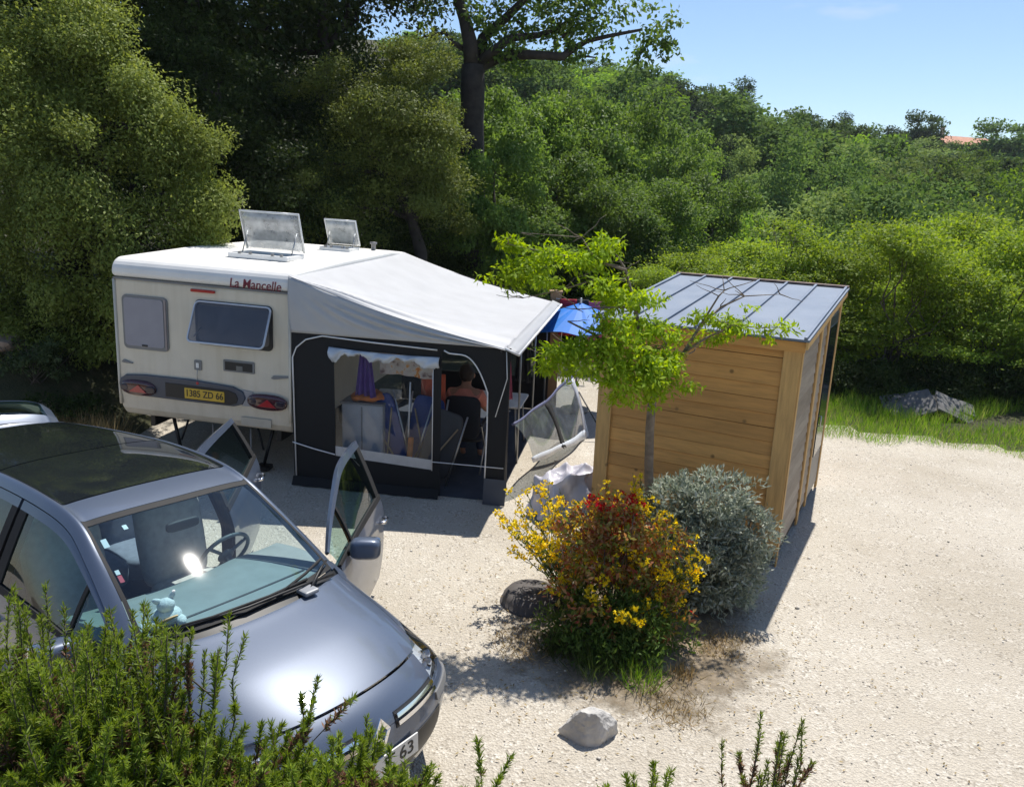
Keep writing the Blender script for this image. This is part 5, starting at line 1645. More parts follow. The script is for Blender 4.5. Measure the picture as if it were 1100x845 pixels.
# ------------------------------------------------------------------ rosemary hedge and sprigs on the bank in front
L_ROSE = leaf_mat('rosemary_needle', [(.125, .185, .024), (.165, .24, .032), (.21, .29, .048), (.25, .31, .075)], .38, bigscale=6)
L_BROWN = leaf_mat('withered_rosemary', [(.16, .09, .045), (.24, .15, .085), (.32, .20, .12), (.20, .09, .07)], .25, bigscale=6)
def rosemary(label, loc, n, spread, h0, h1, rng, group=None, brown=.12, per=340, fan=.22, wx=1.0):
    root = thing('rosemary_bush', label, 'shrub', loc, group=group)
    mb = MB()
    LP, LA, BP, BA = [], [], [], []
    for k_ in range(n):
        bx, by = rng.normal() * spread * wx * .55, rng.normal() * spread * .5
        h = rng.uniform(h0, h1)
        tip = Vector((bx * 1.25 + rng.normal() * fan * .3, by * 1.2 + rng.normal() * fan * .3, h))
        st = Vector((bx * .5, by * .5, 0))
        pts_ = limb(mb, st, tip, .0045, .0015, rng, wob=.035, n=8, seg=4)
        T = np.array([tuple(p_) for p_ in pts_])
        ns = 3 if rng.uniform() < .75 else 1
        stems_ = [(T, per)]
        for _ in range(ns):                                     # side shoots
            e = rng.uniform(.45, .85)
            i0 = int(e * 8)
            a = T[i0]
            q = rng.uniform(.10, .22)
            d = nrm(np.array([rng.normal() * .45, rng.normal() * .45, 1.0]))
            s_ = np.array([a + d * q * f for f in np.linspace(0, 1, 5)])
            mb.tube([Vector(tuple(x)) for x in s_], [.003, .002, .002, .0015, .001], 4)
            stems_.append((s_, per // 2))
        br = rng.uniform() < brown
        for T_, m_ in stems_:
            e = (1 - .55 * rng.uniform(size=m_) ** 1.25) * (len(T_) - 1)
            i0 = np.minimum(e.astype(int), len(T_) - 2)
            P_0 = T_[i0] + (T_[i0 + 1] - T_[i0]) * (e - i0)[:, None]
            dr_ = nrm(T_[i0 + 1] - T_[i0])
            A = nrm(rng.normal(size=(m_, 3)) * .55 + dr_ * .95)
            wither = (e < (len(T_) - 1) * (.90 if br else .50)) & (rng.uniform(size=m_) < (.7 if br else .35))
            LP.append(P_0[~wither]); LA.append(A[~wither]); BP.append(P_0[wither]); BA.append(A[wither])
    mb.build('stem', BARK, root)
    LP, LA, BP, BA = map(np.concatenate, (LP, LA, BP, BA))
    V, F, Mi = leaves(LP, LA, .020 * rng.uniform(.7, 1.3, len(LP)), .0035, rng, 0, .1)
    link('foliage', np_mesh('foliage', V, F), L_ROSE, root)
    if len(BP):
        V, F, Mi = leaves(BP, BA, .022 * rng.uniform(.7, 1.3, len(BP)), .0050, rng, 0, .3)
        link('withered_foliage', np_mesh('withered_foliage', V, F), L_BROWN, root)
    return root
rng = np.random.default_rng(121)
# (px, top y of the tips in the photo, distance, number of shoots, spread)
for px, ty, y, n, sp_, lab in ((-25, 652, 1.75, 60, .20, 'rosemary bush cut by the left edge, tallest of the hedge'), (55, 672, 1.70, 66, .20, 'rosemary bush in front of the car door mirror'), (118, 678, 1.62, 56, .15, 'rosemary bush with upright shoots reaching over the windscreen corner'),
                               (190, 796, 1.62, 46, .15, 'rosemary bush in front of the near edge of the bonnet'), (262, 826, 1.60, 40, .15, 'rosemary bush covering the near headlamp'), (345, 818, 1.60, 38, .14, 'rosemary bush in front of the grille, with one tall shoot'),
                               (420, 850, 1.62, 28, .13, 'rosemary bush at the right end of the hedge, below the number plate'), (60, 812, 1.42, 60, .22, 'rosemary bush in the front row at the lower left corner'), (210, 856, 1.42, 60, .22, 'rosemary bush in the front row below the bonnet'), (340, 868, 1.45, 50, .22, 'rosemary bush in the front row below the grille')):
    tp_ = at_y(px, ty, y)
    g = hz(tp_.x, tp_.y)
    h = tp_.z - g
    rosemary(lab, (tp_.x, tp_.y, g - .02), int(n * 1.5), sp_, h * .74, h * 1.0, rng, 'rosemary bushes along the top of the bank', brown=.32)
for px, ty, y, n, sp_, lab, br in ((838, 756, 2.05, 15, .05, 'lone rosemary sprig with withered brown shoots at the bottom right', .75), (700, 806, 1.75, 5, .05, 'short green rosemary sprig at the bottom middle', .0), (645, 838, 1.7, 4, .04, 'tip of a rosemary sprig just showing at the bottom edge', .0)):
    tp_ = at_y(px, ty, y)
    g = hz(tp_.x, tp_.y)
    h = tp_.z - g
    rosemary(lab, (tp_.x, tp_.y, g - .02), n, sp_, h * .80, h, rng, None, br, 300, .10)

# fallen leaves and twigs blown over the gravel round the bed, too many to count
rng = np.random.default_rng(141)
nl = 1500
ra = np.abs(rng.normal(size=nl)) * 1.1 + .2
aa = rng.uniform(0, 6.28, nl)
P = np.stack([1.0 + ra * np.cos(aa), 5.7 + ra * np.sin(aa) * .9, rng.uniform(.012, .018, nl)], -1)
P2 = np.stack([rng.uniform(-2.2, 5, 420), rng.uniform(3.3, 9.5, 420), np.full(420, .010)], -1)
P = np.concatenate([P, P2])
A = nrm(np.stack([rng.normal(size=len(P)), rng.normal(size=len(P)), rng.normal(size=len(P)) * .12], -1))
V, F, Mi = leaves(P, A, .03 * rng.uniform(.5, 1.4, len(P)), .012, rng, 0, .15, np.tile(np.array([[0, 0, 1.0]]), (len(P), 1)), .3)
tag(link('leaf_litter', np_mesh('leaf_litter', V, F), DRYM), 'dry fallen leaves scattered over the gravel around the planting bed', 'leaf litter', kind='stuff')
# ------------------------------------------------------------------ the car
m, t, b = _new('blue_grey_car_paint')
n = _noise(t, 900, 2)
r = _ramp(t, n.outputs['Fac'], [(.35, (.066, .088, .135)), (.65, (.095, .122, .178))])
t.links.new(r.outputs['Color'], b.inputs['Base Color'])
b.inputs['Metallic'].default_value = .22
b.inputs['Roughness'].default_value = .40
b.inputs['Coat Weight'].default_value = .8
b.inputs['Coat Roughness'].default_value = .05
PAINT = m
WSCR = glass_mat('tinted_windscreen', (.70, .85, .89), 1.52, .04)
SGLASS = glass_mat('tinted_side_glass', (.42, .62, .60), 1.52)
RGLASS = mat('dark_glass_roof', (.012, .015, .018), .04, var=.05, coat=.5)
HGLASS = glass_mat('headlamp_cover', (.93, .95, .97), 1.5)
CHROME = mat('chrome', (.80, .80, .82), .10, metal=1.0, var=.02)
DASH = mat('teal_grey_dashboard', (.25, .285, .28), .7, var=.1)
DASHD = mat('dark_cabin_plastic', (.035, .04, .045), .6, var=.15)
SEATC = mat('beige_grey_seat_cloth', (.46, .45, .42), .9, var=.15, scale=20)
SEATB = mat('blue_grey_seat_cloth', (.16, .20, .26), .9, var=.15, scale=20)
TRIMB = mat('black_window_trim', (.010, .010, .011), .75, var=.1)
PLATEW = mat('white_plate', (.62, .62, .60), .4, var=.05)

KS = .97
LEN = 5.36
# half sections, centre line outwards: (distance behind the nose, half width, height)
CAR = [
 [(.07, 0, .24), (.09, .30, .24), (.15, .55, .24), (.25, .72, .24), (.33, .80, .24), (.39, .84, .24), (.45, .86, .24), (.50, .87, .24)],
 [(-.01, 0, .45), (.01, .30, .45), (.08, .56, .45), (.19, .75, .45), (.28, .83, .44), (.36, .87, .40), (.43, .885, .34), (.50, .885, .27)],
 [(.0, 0, .61), (.02, .30, .61), (.09, .56, .61), (.20, .76, .605), (.30, .85, .59), (.38, .885, .52), (.44, .895, .40), (.50, .89, .28)],
 [(.05, 0, .745), (.075, .30, .74), (.15, .54, .73), (.27, .73, .715), (.36, .83, .69), (.43, .885, .58), (.47, .90, .42), (.52, .89, .28)],
 [(.20, 0, .85), (.225, .30, .845), (.30, .54, .825), (.41, .72, .79), (.50, .83, .74), (.53, .89, .60), (.55, .905, .44), (.56, .89, .28)],
 [(.55, 0, .97), (.57, .32, .965), (.63, .57, .94), (.72, .745, .885), (.78, .85, .80), (.80, .90, .64), (.80, .91, .46), (.80, .89, .26)],
 [(.93, 0, 1.055), (.96, .33, 1.05), (1.05, .60, 1.03), (1.14, .775, .965), (1.15, .865, .87), (1.12, .905, .68), (1.10, .915, .48), (1.10, .895, .26)],
 [(1.02, 0, 1.085), (1.05, .34, 1.08), (1.15, .63, 1.06), (1.24, .775, 1.015), (1.25, .868, .93), (1.22, .91, .72), (1.20, .915, .48), (1.20, .895, .26)],
 [(1.34, 0, 1.26), (1.36, .33, 1.255), (1.43, .60, 1.235), (1.49, .725, 1.19), (1.49, .875, .955), (1.47, .915, .74), (1.47, .92, .48), (1.47, .895, .25)],
 [(1.67, 0, 1.425), (1.69, .32, 1.42), (1.74, .57, 1.40), (1.78, .68, 1.36), (1.76, .88, .975), (1.74, .92, .75), (1.74, .92, .48), (1.74, .895, .25)],
 [(2.00, 0, 1.555), (2.01, .31, 1.55), (2.03, .545, 1.53), (2.05, .645, 1.49), (2.03, .885, .985), (2.02, .92, .76), (2.0, .92, .48), (2.0, .895, .25)],
 [(2.35, 0, 1.615), (2.35, .31, 1.61), (2.36, .55, 1.59), (2.36, .645, 1.55), (2.35, .887, .995), (2.35, .92, .76), (2.35, .92, .48), (2.35, .895, .25)],
 [(2.85, 0, 1.64), (2.85, .31, 1.637), (2.85, .55, 1.615), (2.85, .645, 1.57), (2.85, .887, 1.01), (2.85, .92, .76), (2.85, .92, .48), (2.85, .895, .25)],
 [(3.40, 0, 1.64), (3.40, .31, 1.635), (3.40, .55, 1.61), (3.40, .64, 1.565), (3.40, .88, 1.03), (3.40, .92, .77), (3.40, .92, .48), (3.40, .895, .26)],
 [(3.95, 0, 1.61), (3.95, .30, 1.605), (3.95, .53, 1.58), (3.95, .625, 1.535), (3.95, .865, 1.05), (3.95, .91, .79), (3.95, .91, .48), (3.95, .89, .28)],
 [(4.45, 0, 1.56), (4.44, .29, 1.555), (4.42, .51, 1.53), (4.40, .60, 1.485), (4.40, .84, 1.07), (4.38, .895, .80), (4.36, .90, .50), (4.35, .88, .30)],
 [(4.64, 0, 1.40), (4.63, .29, 1.395), (4.60, .52, 1.375), (4.56, .62, 1.34), (4.52, .82, 1.05), (4.48, .88, .80), (4.46, .89, .52), (4.45, .87, .32)],
 [(4.78, 0, 1.05), (4.77, .30, 1.05), (4.74, .56, 1.04), (4.69, .70, 1.02), (4.62, .80, .93), (4.58, .86, .76), (4.55, .87, .52), (4.52, .86, .33)],
 [(4.85, 0, .62), (4.84, .30, .62), (4.81, .58, .61), (4.75, .74, .60), (4.68, .82, .58), (4.63, .85, .54), (4.60, .86, .45), (4.56, .86, .34)],
 [(4.80, 0, .30), (4.79, .30, .30), (4.76, .58, .30), (4.71, .72, .30), (4.66, .79, .30), (4.62, .82, .30), (4.60, .84, .30), (4.57, .85, .31)],
]
half = np.array(CAR)
for i_, d_ in ((11, .01), (12, .03), (13, .07), (14, .10), (15, .12), (16, .08)):
    half[i_, :4, 2] -= d_
full = np.concatenate([(half * np.array([1, -1, 1]))[:, :0:-1], half], 1)     # j -7 .. 7
full[..., 0] = np.where(full[..., 0] > 2.0, 2.0 + (full[..., 0] - 2.0) * 1.18, full[..., 0])
full[..., 0] = LEN / 2 - full[..., 0]
full *= KS
NI, NJ = full.shape[:2]
def _cw(q):
    return np.stack([-.5 * q + q ** 2 - .5 * q ** 3, 1 - 2.5 * q ** 2 + 1.5 * q ** 3, .5 * q + 2 * q ** 2 - 1.5 * q ** 3, -.5 * q ** 2 + .5 * q ** 3], -1)
def surf(ii, jj):
    ii, jj = np.broadcast_arrays(np.asarray(ii, float), np.asarray(jj, float) + 7)
    i0 = np.clip(np.floor(ii).astype(int), 0, NI - 2); j0 = np.clip(np.floor(jj).astype(int), 0, NJ - 2)
    wi = _cw(np.clip(ii - i0, 0, 1)); wj = _cw(np.clip(jj - j0, 0, 1))
    out = 0
    for a in range(4):
        ia = i0 + a - 1
        lo, hi = ia < 0, ia > NI - 1
        for c in range(4):
            jc = j0 + c - 1
            jcc = np.clip(jc, 0, NJ - 1)
            p = full[np.clip(ia, 0, NI - 1), jcc]
            p = np.where(lo[..., None], 2 * full[0, jcc] - full[1, jcc], p)
            p = np.where(hi[..., None], 2 * full[NI - 1, jcc] - full[NI - 2, jcc], p)
            out = out + p * (wi[..., a] * wj[..., c])[..., None]
    return out
def snorm(ii, jj):
    e = .02
    du = surf(ii + e, jj) - surf(ii - e, jj)
    dv = surf(ii, jj + e) - surf(ii, jj - e)
    n_ = nrm(np.cross(du, dv))
    P = surf(ii, jj)
    ref = P - np.stack([np.clip(P[..., 0], -1.4, 1.3), P[..., 1] * 0, P[..., 2] * 0 + .7], -1)
    s = np.sign((n_ * ref).sum(-1, keepdims=True))
    return n_ * np.where(s == 0, 1, s)
def patch(mb, i0, i1, j0, j1, ni=8, nj=8, off=0.0, thick=.0, xf=None, mi=0, ifn=None, keep=None, rim=True):
    """a piece of the body surface between two stations and two lines; i0/i1 may depend on j"""
    nj = max(2, int(abs(j1 - j0) * nj)); 
    jj = np.linspace(j0, j1, nj + 1)
    a = np.array([i0(x) if callable(i0) else i0 for x in jj]); b_ = np.array([i1(x) if callable(i1) else i1 for x in jj])
    ni = max(2, int(np.max(np.abs(b_ - a)) * ni))
    q = np.linspace(0, 1, ni + 1)[:, None]
    I = a[None] * (1 - q) + b_[None] * q
    J = np.broadcast_to(jj, I.shape)
    P = surf(I, J); Nn = snorm(I, J)
    P = P + Nn * off
    Q = P - Nn * thick
    if xf is not None: P, Q = xf(P), xf(Q)
    nr, nc = I.shape
    F = [(r_ * nc + c_, r_ * nc + c_ + 1, (r_ + 1) * nc + c_ + 1, (r_ + 1) * nc + c_) for r_ in range(nr - 1) for c_ in range(nc - 1)]
    if keep is not None:
        ctr = [P.reshape(-1, 3)[list(f)].mean(0) for f in F]
        F = [f for f, c_ in zip(F, ctr) if keep(c_)]
    V = P.reshape(-1, 3)
    if keep is None and thick and rim:
        o_ = len(V)
        per = [(0, c_) for c_ in range(nc)] + [(r_, nc - 1) for r_ in range(1, nr)] + [(nr - 1, c_) for c_ in range(nc - 2, -1, -1)] + [(r_, 0) for r_ in range(nr - 2, 0, -1)]
        V = np.concatenate([V, np.array([Q[x] for x in per])])
        k_ = len(per)
        F += [(per[x][0] * nc + per[x][1], per[(x + 1) % k_][0] * nc + per[(x + 1) % k_][1], o_ + (x + 1) % k_, o_ + x) for x in range(k_)]
    mb.add(V, F, mi, True)
    return mb
def cbuild(mb, name, m_, parent):
    o_ = mb.build(name, m_, parent)
    k_ = o_.modifiers.new('edges', 'EDGE_SPLIT')
    k_.split_angle = R(38)
    return o_
CYAW = -.612
cf = Vector((math.cos(CYAW), math.sin(CYAW), 0))
nose = Vector((-.64, 3.535, 0))
cpos = nose - cf * (LEN / 2 * KS)
car = thing('parked_car', 'blue grey people carrier with a glass roof and two doors open on its far side', 'car', (cpos.x, cpos.y, -.01), (R(-2.6), 0, CYAW))
WHX = [(LEN / 2 - .90) * KS, (LEN / 2 - 4.03) * KS]
def arch_keep(c_):
    return all((c_[0] - wx) ** 2 + (c_[2] - .33) ** 2 > .365 ** 2 for wx in WHX)
def arch_snap(mb):
    V = []
    for v in mb.v:
        v = Vector(v)
        for wx in WHX:
            d = Vector((v.x - wx, 0, v.z - .33))
            if .31 < d.length < .42 and v.z > .2:
                d = d.normalized() * .365
                v = Vector((wx + d.x, v.y, .33 + d.z))
        V.append(tuple(v))
    mb.v = V
# front: bumper, nose panel, bonnet
mb = patch(MB(), 0, 2.55, -7, 7, 10, 6, thick=.03)
bump_ = cbuild(mb, 'front_bumper', PAINT, car)
mb = patch(MB(), .45, 1.55, -2.1, 2.1, 6, 6, off=.006, thick=.02)
cbuild(mb, 'air_intake', BLACKPL, bump_)
mb = patch(MB(), 1.72, 2.30, -3.9, -1.9, 6, 8, off=.004, thick=.015)
patch(mb, 1.72, 2.30, 1.9, 3.9, 6, 8, off=.004, thick=.015)
for s_ in (-1, 1):
    cbuild(patch(MB(), 1.85, 2.2, s_ * 1.95, s_ * 4.5, 6, 8, off=.012, thick=.02), 'rubbing_strip', GREYPL, bump_)
# number plate
pm = MB()
pc = Vector(surf(1.35, 0.0)) + Vector((.012, 0, .0))
PR = Matrix.Translation(pc) @ Matrix.Rotation(R(-4), 4, 'Y')
mb = MB()
mb.box((0, 0, 0), (.010, .52, .115))
pl = mb.build('number_plate', PLATEW, bump_, bevel=.003)
pl.matrix_local = PR
text_part('plate_number', '7     T 63', .105, INK, bump_, PR @ Matrix.Translation((.0062, 0, 0)) @ Matrix.Rotation(R(90), 4, 'Z') @ Matrix.Rotation(R(90), 4, 'X'), True, width=.44)
mb = patch(MB(), 2.57, 3.93, -2.1, 2.1, 10, 8, thick=.02)
nosep = cbuild(mb, 'nose_panel', PAINT, car)
for s_ in (-1, 1):
    cbuild(patch(MB(), 2.30, 2.95, s_ * .42, s_ * 2.0, 8, 8, off=.004, thick=.01), 'grille', BLACKPL, nosep)
    for a in (2.40, 2.68):
        gb = cbuild(patch(MB(), a, a + .16, s_ * .45, s_ * 1.95, 8, 10, off=.020, thick=.02), 'grille_bar', CHROME, nosep)
# diamond shaped emblem
ec = Vector(surf(2.62, 0.0)) + Vector((.012, 0, 0))
outer = [(0, .082), (.062, 0), (0, -.082), (-.062, 0)]
mb = MB()
inn = [(a * .52, b_ * .52) for a, b_ in outer]
for k in range(4):
    a, b_, c_, d_ = outer[k], outer[(k + 1) % 4], inn[(k + 1) % 4], inn[k]
    mb.prism([a, b_, c_, d_], .016, 0, 0)
em = mb.build('emblem', CHROME, nosep, bevel=.003)
em.location = ec
em.rotation_euler = (0, R(-16), 0)
hb0 = lambda j: 4.0
mb = patch(MB(), 4.0, 6.42, -2.72, 2.72, 12, 8, thick=.02)
cbuild(mb, 'bonnet', PAINT, car)
# headlamps
for s_ in (-1, 1):
    a0 = lambda j: 2.62 + .10 * max(0, abs(j) - 2.2)
    a1 = lambda j: 3.95 + .55 * max(0, min(1.2, abs(j) - 2.12)) 
    base = cbuild(patch(MB(), a0, a1, s_ * 2.14, s_ * 3.95, 10, 10, off=-.045), 'headlight', mat('headlamp_reflector', (.50, .53, .57), .25, metal=.15, var=.25, scale=14), car)
    cbuild(patch(MB(), a0, a1, s_ * 2.14, s_ * 3.95, 10, 10, off=.002, thick=.05), 'cover', HGLASS, base)
    for ii_, jj_, rr in ((3.30, 2.62, .055), (3.50, 3.10, .05)):
        p = Vector(surf(ii_, s_ * jj_)) - Vector(snorm(np.array(ii_), np.array(s_ * jj_))) * .05
        MB().lathe([(rr, .03), (rr * .9, .02), (rr * .5, -.02), (0, -.03)], 'x', p, 18).build('bulb_bowl', CHROME, base)
        MB().sq(p + Vector((.01, 0, 0)), (.022, .022, .022), 1, 1).build('bulb', mat('lamp_bulb', (.7, .72, .75), .1), base)
# wings
for s_ in (-1, 1):
    mb = MB()
    i0 = lambda j: 4.52 + .0 * j if abs(j) < 3.0 else (3.98 + .55 * 1.2 if abs(j) < 3.96 else 2.58)
    patch(mb, lambda j: 3.97 + .55 * max(0, min(1.2, abs(j) - 2.12)), 7.28, s_ * 2.75, s_ * 3.95, 12, 10, thick=.0)
    patch(mb, 2.58, 7.28, s_ * 3.97, s_ * 7, 16, 12, keep=arch_keep)
    arch_snap(mb)
    cbuild(mb, 'wing', PAINT, car)
# scuttle, wipers
cbuild(patch(MB(), 6.45, 7.06, -2.72, 2.72, 8, 6, off=-.012, thick=.03), 'scuttle', BLACKPL, car)
ws = cbuild(patch(MB(), 7.06, 9.93, -2.32, 2.32, 10, 8, off=.0), 'windscreen', WSCR, car)
for k, (ja, jb) in enumerate(((-2.32, -2.16), (2.16, 2.32))):
    cbuild(patch(MB(), 7.06, 9.93, ja, jb, 8, 10, off=.0015), 'windscreen_edge', TRIMB, ws)
cbuild(patch(MB(), 9.78, 9.93, -2.2, 2.2, 10, 6, off=.0015), 'windscreen_edge', TRIMB, ws)
cbuild(patch(MB(), 7.06, 7.20, -2.2, 2.2, 10, 6, off=.0015), 'windscreen_edge', TRIMB, ws)
def spt(i, j, off): return Vector(surf(i, float(j))) + Vector(snorm(np.array(float(i)), np.array(float(j)))) * off
for pts_ in ([(6.75, 1.9), (7.06, .9), (7.12, -.3), (7.14, -1.9)], [(6.70, 1.0), (7.2, 1.7), (7.28, 2.1)], ):
    q = [spt(i, j, .028) for i, j in pts_]
    wp_ = MB().tube(q, [.011, .009, .008, .006][:len(q)], 6).build('wiper', BLACKPL, car)
    q = [spt(i + .07, j, .016) for i, j in ([(7.10, 1.15), (7.12, .2), (7.14, -.9), (7.16, -2.0)] if len(pts_) == 4 else [(7.06, .35), (7.22, 1.2), (7.32, 2.05)])]
    MB().tube(q, .010, 5).build('blade', TRIMB, wp_)
MB().box(spt(6.78, .95, .02), (.10, .11, .03)).build('wiper_cover', mat('grey_wiper_cover', (.25, .26, .28), .4), car, bevel=.012)
# pillars and roof rails
for s_ in (-1, 1):
    cbuild(patch(MB(), 7.0, 15.2, s_ * 2.34, s_ * 3.02, 8, 12, thick=.05), 'roof_rail', PAINT, car)
cbuild(patch(MB(), 9.95, 10.62, -2.33, 2.33, 10, 8, thick=.03), 'roof_front', PAINT, car)
rg_ = cbuild(patch(MB(), 10.64, 12.25, -2.26, 2.26, 8, 8, off=.004, thick=.02), 'glass_roof', RGLASS, car)
cbuild(patch(MB(), 12.28, 14.5, -2.26, 2.26, 8, 8, off=.004, thick=.02), 'glass_roof', RGLASS, car)
cbuild(patch(MB(), 14.52, 15.05, -2.33, 2.33, 8, 8, thick=.03), 'roof_rear', PAINT, car)
for s_ in (-1, 1):
    cbuild(patch(MB(), 10.6, 14.55, s_ * 2.27, s_ * 2.34, 8, 14, off=.0, thick=.02), 'roof_gutter', TRIMB, car)
cbuild(patch(MB(), 9.95, 15.0, -2.3, 2.3, 6, 6, off=-.055), 'headlining', mat('grey_headlining', (.30, .30, .29), .9), car)

# doors
def door(s_, i0, i1, ang, front, label=None):
    """outer skin, window frame, glass and inner panel of one door, swung open about its front edge"""
    hp = surf(i0, s_ * 5.0)
    hx, hy = float(hp[0]), float(hp[1])
    ca_, sa_ = math.cos(ang), math.sin(ang)
    def xf(P):
        x, y = P[..., 0] - hx, P[..., 1] - hy
        return np.stack([hx + x * ca_ - y * sa_, hy + x * sa_ + y * ca_, P[..., 2]], -1)
    def xv(v):
        return Vector(tuple(xf(np.array([tuple(v)]))[0]))
    a, b_ = i0 + .02, i1 - .02
    mb = MB()
    if front:
        patch(mb, a, b_, s_ * 3.97, s_ * 6.95, 12, 10, thick=.03, xf=xf)
    else:
        patch(mb, a, b_, s_ * 3.97, s_ * 6.95, 14, 10, thick=.03, xf=xf, keep=arch_keep)
    d = cbuild(mb, 'door', PAINT, car)
    if label: d['label'] = label
    cbuild(patch(MB(), a, b_, s_ * 3.97, s_ * 6.7, 8, 8, off=-.075, thick=-.045, xf=xf), 'inner_panel', mat('blue_grey_door_lining', (.12, .15, .18), .8), d)
    mb = MB()
    patch(mb, a, b_, s_ * 3.04, s_ * 3.17, 10, 14, off=-.004, thick=.035, xf=xf)
    cbuild(mb, 'window_frame', PAINT, d)
    mb = MB()
    patch(mb, b_ - .16, b_, s_ * 3.17, s_ * 3.97, 14, 10, off=-.004, thick=.035, xf=xf)
    patch(mb, a, b_, s_ * 3.88, s_ * 3.97, 10, 14, off=.004, thick=.03, xf=xf)
    if front:
        patch(mb, 8.62, 8.72, s_ * 3.17, s_ * 3.9, 20, 10, off=-.004, thick=.03, xf=xf)
    else:
        patch(mb, a, a + .13, s_ * 3.17, s_ * 3.9, 20, 10, off=-.004, thick=.03, xf=xf)
    cbuild(mb, 'window_frame', TRIMB, d)
    cbuild(patch(MB(), a + .02, b_ - .15, s_ * 3.16, s_ * 3.9, 8, 8, off=-.012, xf=xf), 'window', SGLASS, d)
    h = [xv(spt(i1 - .34, s_ * 4.55, .0)), xv(spt(i1 - .32, s_ * 4.55, .04)), xv(spt(i1 - .12, s_ * 4.55, .04)), xv(spt(i1 - .10, s_ * 4.55, .0))]
    MB().tube(h, .014, 8).build('handle', CHROME, d)
    if front:
        mp_ = spt(8.05, s_ * 3.95, .0)
        c_ = xv(mp_ + Vector((.0, s_ * .13, .05)))
        rm = Euler((0, 0, ang + s_ * .15)).to_matrix()
        MB().sq(c_, (.07, .115, .078), .6, .6, rm).build('mirror', PAINT, d)
        MB().sq(xv(mp_ + Vector((-.062, s_ * .13, .05))), (.014, .10, .064), .4, .4, rm).build('mirror_glass', mat('mirror_glass', (.8, .82, .85), .03, metal=1, var=.01), d)
        MB().tube([xv(mp_), c_], .022, 6).build('mirror_arm', BLACKPL, d)
    return d
door(1, 7.30, 11.38, R(-57), True, 'open front door on the far side')
door(1, 11.40, 13.60, R(-46), False, 'open rear door on the far side')
door(-1, 7.30, 11.38, 0, True)
door(-1, 11.40, 13.60, 0, False)
for s_ in (-1, 1):
    mb = MB()
    patch(mb, 13.62, 15.05, s_ * 3.97, s_ * 7, 14, 10, keep=arch_keep)
    patch(mb, 15.05, 19, s_ * 3.5, s_ * 7, 6, 8)
    arch_snap(mb)
    cbuild(mb, 'rear_wing', PAINT, car)
    cbuild(patch(MB(), 13.8, 15.0, s_ * 3.1, s_ * 3.9, 8, 8, off=-.005), 'rear_quarter_window', SGLASS, car)
    cbuild(patch(MB(), 13.60, 13.80, s_ * 3.02, s_ * 3.97, 8, 8, off=-.002, thick=.03), 'pillar', TRIMB, car)
    cbuild(patch(MB(), 11.25, 11.5, s_ * 3.02, s_ * 6.9, 8, 8, off=-.045, thick=.03), 'pillar', TRIMB, car)
    cbuild(patch(MB(), 7.2, 13.7, s_ * 6.6, s_ * 7, 8, 8, off=-.05, thick=.03), 'sill', PAINT, car)
# raised tailgate
hp = Vector(surf(15.05, 0.0))
def tgx(P):
    a = R(58)
    x, z = P[..., 0] - hp.x, P[..., 2] - hp.z
    return np.stack([hp.x + x * math.cos(a) + z * math.sin(a), P[..., 1], hp.z - x * math.sin(a) + z * math.cos(a)], -1)
tgm = MB()
patch(tgm, 15.08, 15.4, -3.4, 3.4, 10, 6, thick=.03, xf=tgx)
patch(tgm, 17.0, 18.0, -3.4, 3.4, 10, 6, thick=.03, xf=tgx)
for s_ in (-1, 1): patch(tgm, 15.4, 17.0, s_ * 2.6, s_ * 3.4, 10, 8, thick=.03, xf=tgx)
tg = cbuild(tgm, 'tailgate', PAINT, car)
cbuild(patch(MB(), 15.4, 17.0, -2.6, 2.6, 8, 6, off=-.005, xf=tgx), 'rear_window', SGLASS, tg)
cbuild(patch(MB(), 18.0, 19, -3.5, 3.5, 6, 6, thick=.03), 'rear_bumper', PAINT, car)
# wheels
for wx in WHX:
    for s_ in (-1, 1):
        c_ = (wx, s_ * .80 * KS, .325)
        wl = MB().lathe([(.20, -.10), (.29, -.105), (.318, -.08), (.325, 0), (.318, .08), (.29, .105), (.20, .10)], 'y', c_, 36).build('wheel', RUBBER, car)
        mb = MB().lathe([(.205, -.09), (.205, .085), (.19, .088), (.18, .03), (.05, .05), (0, .052)], 'y', c_, 30) if s_ > 0 else MB().lathe([(.205, .09), (.205, -.085), (.19, -.088), (.18, -.03), (.05, -.05), (0, -.052)], 'y', c_, 30)
        for k in range(7):
            a = 2 * PI * k / 7
            mb.box((c_[0] + .115 * math.cos(a), c_[1] + s_ * .055, c_[2] + .115 * math.sin(a)), (.16, .03, .035), Euler((0, -a, 0)).to_matrix())
        mb.build('rim', STEEL, wl)
# floor pan and cabin
def cx_l(x): return (LEN / 2 - x) * KS
mb = MB()
mb.b2((cx_l(4.6), -.74, .26), (cx_l(.45), .74, .34))
mb.b2((cx_l(1.25), -.78, .34), (cx_l(1.15), .78, .85))
mb.build('floor_pan', DASHD, car)
